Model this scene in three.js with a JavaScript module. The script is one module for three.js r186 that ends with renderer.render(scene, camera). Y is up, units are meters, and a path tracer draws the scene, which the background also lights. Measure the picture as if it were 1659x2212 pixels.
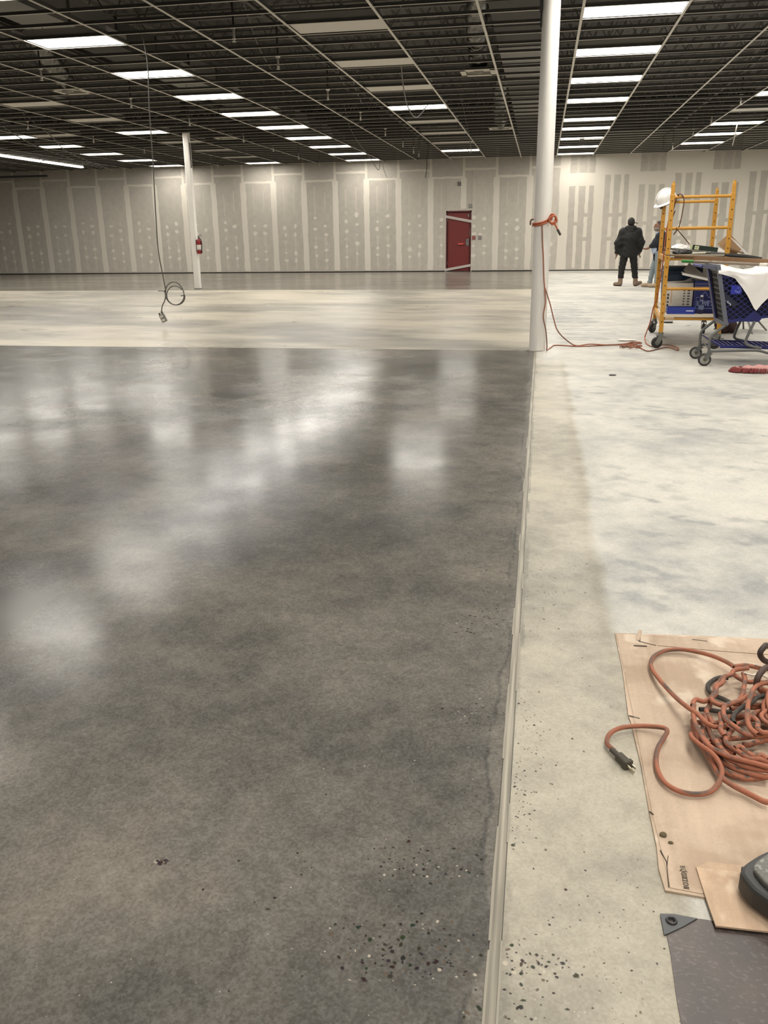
import * as THREE from 'three';
import { mergeGeometries } from 'three/addons/utils/BufferGeometryUtils.js';
import { RoundedBoxGeometry } from 'three/addons/geometries/RoundedBoxGeometry.js';
import { RectAreaLightUniformsLib } from 'three/addons/lights/RectAreaLightUniformsLib.js';

// ---------------------------------------------------------------- camera, exposure, light levels
const scene = new THREE.Scene();
scene.background = new THREE.Color(0x000000);
const renderer = new THREE.WebGLRenderer({ antialias: true });
renderer.toneMapping = THREE.LinearToneMapping;
renderer.toneMappingExposure = 2.32;
renderer.shadowMap.enabled = true;
RectAreaLightUniformsLib.init();

const EYE = 1.275, YAW = -0.1812, PITCH = 0.3157, ROLL = -0.01396;
const camera = new THREE.PerspectiveCamera(2 * Math.atan(1106 / 1823.9) * 180 / Math.PI, 1659 / 2212, 0.05, 120);
{
  const fwd = new THREE.Vector3(Math.sin(YAW) * Math.cos(PITCH), -Math.sin(PITCH), -Math.cos(YAW) * Math.cos(PITCH));
  const right = new THREE.Vector3(Math.cos(YAW), 0, Math.sin(YAW));
  const up = new THREE.Vector3().crossVectors(right, fwd);
  const r2 = right.clone().multiplyScalar(Math.cos(ROLL)).addScaledVector(up, Math.sin(ROLL));
  const u2 = up.clone().multiplyScalar(Math.cos(ROLL)).addScaledVector(right, -Math.sin(ROLL));
  const m = new THREE.Matrix4().makeBasis(r2, u2, fwd.clone().negate());
  camera.position.set(0, EYE, 0);
  camera.quaternion.setFromRotationMatrix(m);
  camera.updateMatrixWorld(true);
}
const LAMP_RADIANCE = 11, LAMP_GLOW = 3.2, LAMP_COLOR = new THREE.Color(1.0, 0.962, 0.89);

// ceiling grid: runners every 4 ft along u (x), tees every 2 ft along v (-z)
const CELL = 0.6096, GX = 0.3594, GZ = -11.639, CEIL = 3.8245, WALLZ = -32.37;
const ux = (u) => GX + u * 2 * CELL, vz = (v) => GZ - v * CELL;
const ROOM = { x0: -25.5, x1: 13, z0: WALLZ, z1: 11, deck: 5.75 };

// ---------------------------------------------------------------- helpers
let seed = 12345;
const rnd = () => { seed = (seed + 0x6d2b79f5) | 0; let t = Math.imul(seed ^ (seed >>> 15), 1 | seed); t = (t + Math.imul(t ^ (t >>> 7), 61 | t)) ^ t; return ((t ^ (t >>> 14)) >>> 0) / 4294967296; };
const rr = (a, b) => a + (b - a) * rnd();
const V3 = (x, y, z) => new THREE.Vector3(x, y, z);
const clamp = (x, a = 0, b = 1) => Math.min(b, Math.max(a, x));
const soft = (x) => 1 / (1 + Math.exp(-4.6 * (x - 0.5)));   // smooth 0..1 without plateaus
const lerp = (a, b, t) => a + (b - a) * t;
const sstep = (a, b, x) => { const t = clamp((x - a) / (b - a)); return t * t * (3 - 2 * t); };
const HT = new Float32Array(65536); for (let i = 0; i < 65536; i++) HT[i] = rnd();
function noise(x, y) {
  const xi = Math.floor(x), yi = Math.floor(y); let fx = x - xi, fy = y - yi;
  fx = fx * fx * (3 - 2 * fx); fy = fy * fy * (3 - 2 * fy);
  const p = Math.imul(xi, 1619), q = Math.imul(yi, 31337), p1 = p + 1619 | 0, q1 = q + 31337 | 0;
  const a = HT[(Math.imul(p ^ q, 40503) >>> 9) & 65535], b = HT[(Math.imul(p1 ^ q, 40503) >>> 9) & 65535], c = HT[(Math.imul(p ^ q1, 40503) >>> 9) & 65535], d = HT[(Math.imul(p1 ^ q1, 40503) >>> 9) & 65535];
  return a + (b - a) * fx + (c - a) * fy + (a - b - c + d) * fx * fy;
}
function fbm(x, y, o) { let s = 0, a = 0.5, n = 0; for (let i = 0; i < o; i++) { s += a * noise(x, y); n += a; a *= 0.5; x = x * 2.03 + 17.1; y = y * 2.03 - 9.7; } return s / n; }

const used = new Map();
function numbered(name) { const n = used.get(name) || 0; used.set(name, n + 1); return n ? name + '_' + String(n).padStart(3, '0') : name; }
function tag(o, label, category, group) { o.userData.label = label; o.userData.category = category; if (group) o.userData.group = group; return o; }
function thing(name, label, category, pos = [0, 0, 0], turn = 0, group) {
  const g = new THREE.Group(); g.name = numbered(name); g.position.set(...pos); g.rotation.y = turn; scene.add(g);
  return tag(g, label, category, group);
}
function struct(name) { const g = new THREE.Group(); g.name = name; g.userData.kind = 'structure'; scene.add(g); return g; }
function part(parent, name, geo, mat, label) { const m = new THREE.Mesh(geo, mat); m.name = name; if (label) m.userData.label = label; parent.add(m); return m; }
function single(name, geo, mat, label, category, pos = [0, 0, 0], turn = 0, group) {
  const m = new THREE.Mesh(geo, mat); m.name = numbered(name); m.position.set(...pos); m.rotation.y = turn; scene.add(m); return tag(m, label, category, group);
}
function copyOf(o, pos, label, group) { const c = o.clone(); c.name = numbered(o.name.replace(/_\d{3}$/, '')); c.userData = { ...o.userData }; if (label) c.userData.label = label; if (group) c.userData.group = group; c.position.set(...pos); scene.add(c); return c; }

const B = (w, h, d, x = 0, y = 0, z = 0) => new THREE.BoxGeometry(w, h, d).translate(x, y, z);
const RB = (w, h, d, r, x = 0, y = 0, z = 0, s = 2) => new RoundedBoxGeometry(w, h, d, s, r).translate(x, y, z);
const CY = (r0, r1, h, x = 0, y = 0, z = 0, s = 20, open = false) => new THREE.CylinderGeometry(r0, r1, h, s, 1, open).translate(x, y, z);
function rod(p, q, r, s = 8, r2) {
  const a = V3(...p), b = V3(...q), d = b.clone().sub(a), L = d.length();
  const g = new THREE.CylinderGeometry(r2 ?? r, r, L, s).translate(0, L / 2, 0);
  g.applyQuaternion(new THREE.Quaternion().setFromUnitVectors(V3(0, 1, 0), d.normalize())); return g.translate(...p);
}
function bar(p, q, w, h, upv = [0, 1, 0]) {      // rectangular bar from p to q: w across, h along upv
  const a = V3(...p), b = V3(...q), z = b.clone().sub(a), L = z.length(); z.normalize();
  const x = new THREE.Vector3().crossVectors(V3(...upv), z).normalize(), y = new THREE.Vector3().crossVectors(z, x);
  const g = new THREE.BoxGeometry(w, h, L).applyMatrix4(new THREE.Matrix4().makeBasis(x, y, z)); const c = a.add(b).multiplyScalar(0.5); return g.translate(c.x, c.y, c.z);
}
function tube(pts, r, seg = 0, rad = 8, closed = false) {
  const c = new THREE.CatmullRomCurve3(pts.map((p) => Array.isArray(p) ? V3(...p) : p), closed, 'centripetal');
  return new THREE.TubeGeometry(c, seg || Math.max(8, pts.length * 7), r, rad, closed);
}
function bent(pts, r, rad = 10) {                 // rod with rounded bends
  const P = []; for (let i = 0; i < pts.length; i++) {
    if (i === 0 || i === pts.length - 1) { P.push(V3(...pts[i])); continue; }
    const b = V3(...pts[i]), a = V3(...pts[i - 1]).sub(b), c = V3(...pts[i + 1]).sub(b); const k = Math.min(0.05, a.length() * 0.4, c.length() * 0.4);
    const p = b.clone().addScaledVector(a.normalize(), k), q = b.clone().addScaledVector(c.normalize(), k);
    for (let j = 0; j <= 6; j++) { const t = j / 6; P.push(p.clone().multiplyScalar((1 - t) * (1 - t)).addScaledVector(b, 2 * t * (1 - t)).addScaledVector(q, t * t)); }
  }
  const path = new THREE.CurvePath(); for (let i = 0; i < P.length - 1; i++) path.add(new THREE.LineCurve3(P[i], P[i + 1]));
  return new THREE.TubeGeometry(new THREE.CatmullRomCurve3(P, false, 'chordal'), P.length * 4, r, rad);
}
function M(list) {
  return mergeGeometries(list.map((g) => { const n = g.index ? g.toNonIndexed() : g; for (const k of Object.keys(n.attributes)) if (!['position', 'normal', 'uv'].includes(k)) n.deleteAttribute(k); return n; }));
}
function plate(pts, t, bev = 0) {                 // polygon in x,z (world-like), thickness t upward from y=0
  const s = new THREE.Shape(pts.map(([x, z]) => new THREE.Vector2(x, -z)));
  return new THREE.ExtrudeGeometry(s, { depth: t, bevelEnabled: bev > 0, bevelSize: bev, bevelThickness: bev, bevelSegments: 2 }).rotateX(-Math.PI / 2);
}
const lathe = (pts, s = 24) => new THREE.LatheGeometry(pts.map(([r, y]) => new THREE.Vector2(r, y)), s);
const lin = (r, g, b) => new THREE.Color().setRGB(r / 255, g / 255, b / 255, THREE.SRGBColorSpace);
const mat = (c, rough = 0.7, o = {}) => new THREE.MeshStandardMaterial({ color: Array.isArray(c) ? lin(...c) : c, roughness: rough, ...o });

function tex(w, h, fn, srgb = true) {
  const d = new Uint8Array(w * h * 4); let k = 0;
  for (let y = 0; y < h; y++) for (let x = 0; x < w; x++) { const c = fn((x + 0.5) / w, (y + 0.5) / h); d[k++] = clamp(c[0], 0, 255); d[k++] = clamp(c[1], 0, 255); d[k++] = clamp(c[2], 0, 255); d[k++] = 255; }
  const t = new THREE.DataTexture(d, w, h); t.magFilter = t.minFilter = THREE.LinearFilter; t.wrapS = t.wrapT = THREE.RepeatWrapping; if (srgb) t.colorSpace = THREE.SRGBColorSpace; t.needsUpdate = true; return t;
}
function textTex(w, h, draw) {
  const c = document.createElement('canvas'); c.width = w; c.height = h; const x = c.getContext('2d'); draw(x, w, h);
  const t = new THREE.CanvasTexture(c); t.colorSpace = THREE.SRGBColorSpace; return t;
}
const repeated = (t, a, b) => { const c = t.clone(); c.wrapS = c.wrapT = THREE.RepeatWrapping; c.repeat.set(a, b); c.needsUpdate = true; return c; };

// signed distances and surface nets, for bodies, cloths and other soft shapes
function cap(p, a, b, r1, r2) {
  const bx = b[0] - a[0], by = b[1] - a[1], bz = b[2] - a[2], px = p[0] - a[0], py = p[1] - a[1], pz = p[2] - a[2];
  const h = clamp((px * bx + py * by + pz * bz) / (bx * bx + by * by + bz * bz)); const x = px - bx * h, y = py - by * h, z = pz - bz * h;
  return Math.sqrt(x * x + y * y + z * z) - (r1 + (r2 - r1) * h);
}
function ell(p, c, r) { const x = (p[0] - c[0]) / r[0], y = (p[1] - c[1]) / r[1], z = (p[2] - c[2]) / r[2]; const k = Math.sqrt(x * x + y * y + z * z); return (k - 1) * Math.min(r[0], r[1], r[2]); }
const smin = (a, b, k) => { const h = Math.max(k - Math.abs(a - b), 0) / k; return Math.min(a, b) - h * h * k * 0.25; };
function nets(sdf, lo, hi, cell) {
  const n = [0, 1, 2].map((i) => Math.ceil((hi[i] - lo[i]) / cell) + 1), [nx, ny, nz] = n, F = new Float32Array(nx * ny * nz), id = (x, y, z) => (z * ny + y) * nx + x;
  for (let z = 0; z < nz; z++) for (let y = 0; y < ny; y++) for (let x = 0; x < nx; x++) F[id(x, y, z)] = sdf([lo[0] + x * cell, lo[1] + y * cell, lo[2] + z * cell]);
  const vi = new Int32Array(nx * ny * nz).fill(-1), P = [], I = [];
  for (let z = 0; z < nz - 1; z++) for (let y = 0; y < ny - 1; y++) for (let x = 0; x < nx - 1; x++) {
    let m = 0, c = 0, sx = 0, sy = 0, sz = 0; const f = [];
    for (let k = 0; k < 8; k++) { const v = F[id(x + (k & 1), y + ((k >> 1) & 1), z + (k >> 2))]; f.push(v); if (v < 0) m++; }
    if (m === 0 || m === 8) continue;
    for (let a = 0; a < 8; a++) for (let q = 0; q < 3; q++) { const b = a | (1 << q); if (b === a || (f[a] < 0) === (f[b] < 0)) continue; const t = f[a] / (f[a] - f[b]); sx += (a & 1) + (q === 0 ? t : 0); sy += ((a >> 1) & 1) + (q === 1 ? t : 0); sz += (a >> 2) + (q === 2 ? t : 0); c++; }
    vi[id(x, y, z)] = P.length / 3; P.push(lo[0] + (x + sx / c) * cell, lo[1] + (y + sy / c) * cell, lo[2] + (z + sz / c) * cell);
  }
  for (let z = 1; z < nz - 1; z++) for (let y = 1; y < ny - 1; y++) for (let x = 1; x < nx - 1; x++) {
    const s = F[id(x, y, z)] < 0, q = (a, b, c, d, flip) => { if (a < 0 || b < 0 || c < 0 || d < 0) return; flip ? I.push(a, b, c, a, c, d) : I.push(a, c, b, a, d, c); };
    if (s !== F[id(x + 1, y, z)] < 0) q(vi[id(x, y - 1, z - 1)], vi[id(x, y, z - 1)], vi[id(x, y, z)], vi[id(x, y - 1, z)], s);
    if (s !== F[id(x, y + 1, z)] < 0) q(vi[id(x - 1, y, z - 1)], vi[id(x - 1, y, z)], vi[id(x, y, z)], vi[id(x, y, z - 1)], s);
    if (s !== F[id(x, y, z + 1)] < 0) q(vi[id(x - 1, y - 1, z)], vi[id(x, y - 1, z)], vi[id(x, y, z)], vi[id(x - 1, y, z)], s);
  }
  const g = new THREE.BufferGeometry(); g.setAttribute('position', new THREE.Float32BufferAttribute(P, 3)); g.setAttribute('uv', new THREE.Float32BufferAttribute(new Float32Array(P.length / 3 * 2), 2)); g.setIndex(I); g.computeVertexNormals(); return g;
}

// ---------------------------------------------------------------- floor: four concrete slabs and the filled joints between them
function pnoise(x, y, per) {
  const xi = Math.floor(x), yi = Math.floor(y); let fx = x - xi, fy = y - yi; fx = fx * fx * fx * (fx * (fx * 6 - 15) + 10); fy = fy * fy * fy * (fy * (fy * 6 - 15) + 10);
  const w = (a) => ((a % per) + per) % per, h = (a, b) => HT[(w(a) * 251 + w(b) * 7919 + per * 13) & 65535];
  const a = h(xi, yi), b = h(xi + 1, yi), c = h(xi, yi + 1), d = h(xi + 1, yi + 1); return a + (b - a) * fx + (c - a) * fy + (a - b - c + d) * fx * fy;
}
const floorBump = (() => { // gentle unevenness of the troweled surface, tiling every 4.3 m
  const N = 512, d = new Float32Array(N * N * 4); let k = 0;
  for (let y = 0; y < N; y++) for (let x = 0; x < N; x++) { const u = x / N, v = y / N, n = 0.7 * pnoise(u * 7, v * 7, 7) + 0.22 * pnoise(u * 16 + 0.3, v * 16, 16) + 0.06 * pnoise(u * 41, v * 41, 41) + 0.02 * pnoise(u * 120, v * 120, 120); d[k++] = n; d[k++] = n; d[k++] = n; d[k++] = 1; }
  const t = new THREE.DataTexture(d, N, N, THREE.RGBAFormat, THREE.FloatType); t.magFilter = t.minFilter = THREE.LinearFilter; t.wrapS = t.wrapT = THREE.RepeatWrapping; t.repeat.set(1 / 4.3, 1 / 4.3); t.needsUpdate = true; return t;
})();

const JX = -0.032, JZ1 = -9.97, JZ2 = -21.45;
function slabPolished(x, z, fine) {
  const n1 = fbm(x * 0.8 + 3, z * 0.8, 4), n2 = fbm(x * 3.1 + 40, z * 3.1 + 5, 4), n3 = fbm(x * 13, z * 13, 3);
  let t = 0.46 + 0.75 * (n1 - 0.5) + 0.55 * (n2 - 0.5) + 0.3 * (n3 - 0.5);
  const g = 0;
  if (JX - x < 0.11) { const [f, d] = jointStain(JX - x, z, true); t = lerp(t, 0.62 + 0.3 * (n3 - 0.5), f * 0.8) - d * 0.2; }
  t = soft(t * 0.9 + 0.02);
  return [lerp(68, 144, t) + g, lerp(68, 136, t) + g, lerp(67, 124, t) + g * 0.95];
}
function jointStain(dd, z, left) { // film of filler and damp-looking stain that spread from the joint, with ragged outlines
  const e = 0.013 + (left ? 0.05 : 0.02) * clamp(fbm(z * 2.4 + (left ? 7 : 31), 3.3, 4) * 2.2 - 0.75) + (noise(z * 60, dd * 60) - 0.5) * 0.006;
  return [sstep(0.003, -0.003, dd - e), sstep(0.002, -0.001, Math.abs(dd - e - 0.004) - 0.0045) * sstep(0.42, 0.56, fbm(z * 5 + 11, left ? 2 : 9, 3))];
}
function slabBeige(x, z, fine) {
  const n1 = fbm(x * 0.45 + z * 0.16, z * 0.8 - x * 0.22, 5), n2 = fbm(x * 1.3, z * 3.2 - x * 0.7, 4), n3 = fbm(x * 7, z * 12, 2);
  const t = soft(0.58 + 1.5 * (n1 - 0.5) + 0.9 * (n2 - 0.5) + 0.25 * (n3 - 0.5));
  const e = sstep(0.75, 0.62, JZ1 - z + (n2 - 0.5) * 0.5) * 0.16; const k = clamp(t + e);
  return [lerp(128, 196, k), lerp(124, 187, k), lerp(116, 169, k)];
}
function slabGrey(x, z) { const n = fbm(x * 0.5, z * 2.4, 4), t = soft(0.45 + 1.1 * (n - 0.5)); return [lerp(102, 140, t), lerp(98, 134, t), lerp(90, 122, t)]; }
const FEET = []; for (let i = 0; i < 150; i++) { const z = -2.9 - 5.2 * Math.pow(rnd(), 1.3); FEET.push([rr(0.32, 0.4 - z * 0.33), z, rr(0.045, 0.12), rr(0.02, 0.05), rr(-0.7, 0.7), rr(0.25, 0.9)]); }
const SCALLOP = []; for (let i = 0; i < 12; i++) SCALLOP.push([0.62 - 0.02 * i + rr(-0.08, 0.08), -11.2 - i * 0.55, rr(0.3, 0.42), rr(0.16, 0.24)]);
function slabDusty(x, z, fine) {
  const n1 = fbm(x * 0.9 + 70, z * 0.9, 4), n2 = fbm(x * 4 + 7, z * 4, 4), n3 = fbm(x * 15, z * 15, 3);
  let t = 0.66 + 0.9 * (n1 - 0.5) + 0.7 * (n2 - 0.5) + 0.4 * (n3 - 0.5);
  const wob = (n2 - 0.5) * 0.06;
  const strip = sstep(0.31, 0.25, x + wob + (z > -3 ? -(z + 3) * 0.035 : 0)) * sstep(-9.5, -8.6, z);   // polished margin beside the joint
  for (const [cx, cz, a, b, th, s] of FEET) { const dx = x - cx, dz = z - cz; if (dx * dx + dz * dz > 0.03) continue; const c = Math.cos(th), q = Math.sin(th), ex = (dx * c + dz * q) / a, ez = (dz * c - dx * q) / b; t -= s * 0.42 * sstep(1.5, 0.2, Math.sqrt(ex * ex + ez * ez) + (n3 - 0.5) * 2.2); }
  for (const [cx, cz, a, b] of SCALLOP) { const dx = (x - cx) / a, dz = (z - cz) / b, d = Math.sqrt(dx * dx + dz * dz); if (dx < 1.2 && d < 1.3) t -= 0.34 * sstep(1.0, 0.86, d + (n3 - 0.5) * 0.2) * sstep(0.0, 0.8, d); }
  const g = 0;
  if (x - JX < 0.08 && z > JZ1) { const [f, d] = jointStain(x - JX, z, false); t -= f * 0.22 + d * 0.5; }
  t = soft(t);
  const c = [lerp(148, 204, t), lerp(148, 199, t), lerp(145, 188, t)], s = clamp(t * 0.95 + 0.15 * (n3 - 0.5)), b = [lerp(122, 182, s), lerp(117, 173, s), lerp(105, 154, s)];
  return [0, 1, 2].map((i) => lerp(c[i], b[i], strip * 0.8) + g);
}
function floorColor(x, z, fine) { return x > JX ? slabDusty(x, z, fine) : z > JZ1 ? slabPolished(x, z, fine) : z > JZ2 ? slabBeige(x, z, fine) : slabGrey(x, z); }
function floorRough(x, z) {
  const n = fbm(x * 1.3 + 5, z * 1.3, 4), m = fbm(x * 5, z * 5 + 3, 3);
  if (x > JX) return 0.62 - 0.14 * sstep(0.3, 0.2, x) + 0.2 * (n - 0.5);
  if (z > JZ1) return 0.14 + 0.13 * soft(0.4 + 1.0 * (n - 0.5) + 0.7 * (m - 0.5));
  return clamp((z > JZ2 ? 0.33 : 0.2) + 0.2 * (n - 0.5), 0.12, 0.6);
}
// aggregate stones ground flush and pits, printed into the concrete: clusters [x, z, rx, rz, count, largest radius]
const STONES = [];
for (const [cx, cz, rx, rz, n, R] of [[-0.18, -1.48, 0.13, 0.07, 75, 0.0045], [-0.175, -1.23, 0.15, 0.08, 95, 0.006], [-0.15, -2.08, 0.12, 0.08, 60, 0.0042], [-0.17, -2.68, 0.12, 0.12, 60, 0.005], [0.02, -1.88, 0.06, 0.3, 60, 0.0042], [0.0, -1.7, 0.03, 0.15, 34, 0.005],
  [0.03, -1.25, 0.07, 0.06, 40, 0.006], [0.02, -1.13, 0.05, 0.05, 22, 0.006], [0.1, -1.2, 0.1, 0.2, 30, 0.004], [0.03, -3.0, 0.08, 0.35, 60, 0.0045], [0.13, -3.0, 0.12, 0.5, 40, 0.004], [-0.25, -1.75, 0.3, 0.2, 50, 0.003], [0.22, -1.3, 0.1, 0.3, 40, 0.0035],
  [0.1, -2.2, 0.14, 0.4, 40, 0.0035], [-0.75, -1.385, 0.015, 0.006, 8, 0.009], [-0.06, -1.12, 0.03, 0.02, 5, 0.006], [-0.4, -1.3, 0.3, 0.25, 26, 0.004], [-0.13, -2.95, 0.09, 0.3, 60, 0.004]])
  for (let i = 0; i < n * 1.5; i++) { const a = rr(0, 6.28), d = Math.sqrt(rnd()) * (0.6 + 0.8 * rnd()); const x = cx + Math.cos(a) * d * rx; if (Math.abs(x - JX) < 0.02) continue; STONES.push([x, cz + Math.sin(a) * d * rz, R * 1.25 * (0.25 + 0.75 * rnd() * rnd()), rr(0.5, 1), rr(0, 3.1), rnd() < 0.14 ? [188, 176, 160] : rnd() < 0.25 ? [96, 84, 72] : [36 + 18 * rnd(), 33 + 18 * rnd(), 30 + 16 * rnd()]]); }
for (let i = 0; i < 900; i++) STONES.push([rr(-1.6, 0.5), -0.7 - 3.2 * rnd(), rr(0.0005, 0.0014), 1, 0, rnd() < 0.55 ? [205, 198, 184] : [75, 70, 64]]);
function floorTex(x0, x1, z0, z1, w, h, fine) {
  const d = new Uint8Array(w * h * 4), Q = fine ? 4 : 2, cw = Math.ceil(w / Q) + 2, ch = Math.ceil(h / Q) + 2, C = new Float32Array(cw * ch * 3), G = x0 > JX - 0.1 ? 0.6 : 1; let k = 0;
  for (let j = 0; j < ch; j++) for (let i = 0; i < cw; i++) { const c = floorColor(clamp(x0 + (x1 - x0) * (i * Q) / w, x0 + 1e-4, x1 - 1e-4), clamp(z1 - (z1 - z0) * (j * Q) / h, z0 + 1e-4, z1 - 1e-4), fine), o = (j * cw + i) * 3; C[o] = c[0]; C[o + 1] = c[1]; C[o + 2] = c[2]; }
  for (let j = 0; j < h; j++) {
    const z = z1 - (z1 - z0) * (j + 0.5) / h, fj = (j + 0.5) / Q, j0 = fj | 0, tj = fj - j0;
    for (let i = 0; i < w; i++) {
      const x = x0 + (x1 - x0) * (i + 0.5) / w, fi = (i + 0.5) / Q, i0 = fi | 0, ti = fi - i0, o = (j0 * cw + i0) * 3, o2 = o + cw * 3;
      const g = fine ? G * ((noise(x * 190, z * 190) - 0.5) * 20 + (noise(x * 520, z * 520) - 0.5) * 16 + (noise(x * 60, z * 60) - 0.5) * 10) : 0;
      for (let m = 0; m < 3; m++) { const v = (C[o + m] * (1 - ti) + C[o + 3 + m] * ti) * (1 - tj) + (C[o2 + m] * (1 - ti) + C[o2 + 3 + m] * ti) * tj + g; d[k + m] = v < 0 ? 0 : v > 255 ? 255 : v; }
      d[k + 3] = 255; k += 4;
    }
  }
  const mx = w / (x1 - x0), mz = h / (z1 - z0);
  if (fine) for (const [sx, sz, r, asp, th, c] of STONES) {
    if (sx < x0 || sx > x1 || sz < z0 || sz > z1) continue;
    const i0 = Math.floor((sx - r - x0) * mx), i1 = Math.ceil((sx + r - x0) * mx), j0 = Math.floor((z1 - sz - r) * mz), j1 = Math.ceil((z1 - sz + r) * mz), co = Math.cos(th), si = Math.sin(th);
    for (let j = Math.max(0, j0); j <= Math.min(h - 1, j1); j++) for (let i = Math.max(0, i0); i <= Math.min(w - 1, i1); i++) {
      const dx = x0 + (i + 0.5) / mx - sx, dz = z1 - (j + 0.5) / mz - sz, ex = (dx * co + dz * si) / r, ez = (dz * co - dx * si) / (r * asp);
      const a = sstep(1.05, 0.75, Math.sqrt(ex * ex + ez * ez) + (noise(dx * 900 + sx * 99, dz * 900) - 0.5) * 0.6); if (a <= 0) continue; const q = (j * w + i) * 4; for (let m = 0; m < 3; m++) d[q + m] = lerp(d[q + m], c[m], a * 0.85);
    }
  }
  const t = new THREE.DataTexture(d, w, h); t.magFilter = t.minFilter = THREE.LinearFilter; t.wrapS = t.wrapT = THREE.ClampToEdgeWrapping; t.colorSpace = THREE.SRGBColorSpace;
  t.repeat.set(1 / (x1 - x0), 1 / (z1 - z0)); t.offset.set(-x0 / (x1 - x0), z1 / (z1 - z0)); t.needsUpdate = true; return t;
}
function roughTex(x0, x1, z0, z1, n) {
  const t = tex(n, n, (u, v) => { const r = floorRough(lerp(x0, x1, u), lerp(z1, z0, v)) * 255; return [r, r, r]; }, false);
  t.wrapS = t.wrapT = THREE.ClampToEdgeWrapping; t.repeat.set(1 / (x1 - x0), 1 / (z1 - z0)); t.offset.set(-x0 / (x1 - x0), z1 / (z1 - z0)); return t;
}
const floorMat = (x0, x1, z0, z1, w, h, fine, rn) => new THREE.MeshPhysicalMaterial({ map: floorTex(x0, x1, z0, z1, w, h, fine), roughnessMap: roughTex(x0, x1, z0, z1, rn), roughness: 1, specularIntensity: 0.22, bumpMap: floorBump, bumpScale: 0.0014 });
const wide = floorMat(ROOM.x0, ROOM.x1, ROOM.z0, ROOM.z1, 1024, 1024, false, 512);
const floor = struct('floor');
function slab(list, label) {
  const geos = [], mats = [];
  for (const [x0, x1, z0, z1, m] of list) {
    const g = B(x1 - x0, 0.12, z1 - z0, (x0 + x1) / 2, -0.06, (z0 + z1) / 2), p = g.attributes.position, uv = g.attributes.uv;
    for (let i = 0; i < p.count; i++) uv.setXY(i, p.getX(i), -p.getZ(i)); g.clearGroups(); geos.push(g); mats.push(m);
  }
  const g = mergeGeometries(geos, true); part(floor, 'concrete_slab', g, mats, label);
}
const jl = JX - 0.0125, jr = JX + 0.0125, jg = 0.004;
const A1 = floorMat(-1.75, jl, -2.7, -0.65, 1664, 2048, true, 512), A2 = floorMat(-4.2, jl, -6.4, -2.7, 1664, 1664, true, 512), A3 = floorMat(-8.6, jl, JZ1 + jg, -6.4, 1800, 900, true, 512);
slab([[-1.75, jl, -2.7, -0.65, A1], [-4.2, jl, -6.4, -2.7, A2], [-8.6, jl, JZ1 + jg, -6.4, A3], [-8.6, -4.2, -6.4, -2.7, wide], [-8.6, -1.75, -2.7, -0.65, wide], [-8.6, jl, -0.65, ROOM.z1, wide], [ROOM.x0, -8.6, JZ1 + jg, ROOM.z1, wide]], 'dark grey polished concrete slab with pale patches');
slab([[-16, jl, JZ2 + jg, JZ1 - jg, floorMat(-16, jl, JZ2 + jg, JZ1 - jg, 1400, 900, false, 512)], [ROOM.x0, -16, JZ2 + jg, JZ1 - jg, wide]], 'pale beige concrete slab with grey streaks');
slab([[ROOM.x0, jl, ROOM.z0, JZ2 - jg, wide]], 'grey brown polished concrete slab along the back wall');
const D1 = floorMat(jr, 0.75, -2.7, -0.65, 700, 1840, true, 256), D2 = floorMat(jr, 1.9, -6.4, -2.7, 1024, 1664, true, 384), D3 = floorMat(jr, 4.2, -18, -6.4, 900, 1600, false, 384);
slab([[jr, 0.75, -2.7, -0.65, D1], [jr, 1.9, -6.4, -2.7, D2], [jr, 4.2, -18, -6.4, D3], [0.75, 4.2, -2.7, -0.65, wide], [1.9, 4.2, -6.4, -2.7, wide], [4.2, ROOM.x1, ROOM.z0, ROOM.z1, wide], [jr, 4.2, ROOM.z0, -18, wide], [jr, 4.2, -0.65, ROOM.z1, wide]], 'whitish dusty concrete slab with shoe marks');
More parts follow.
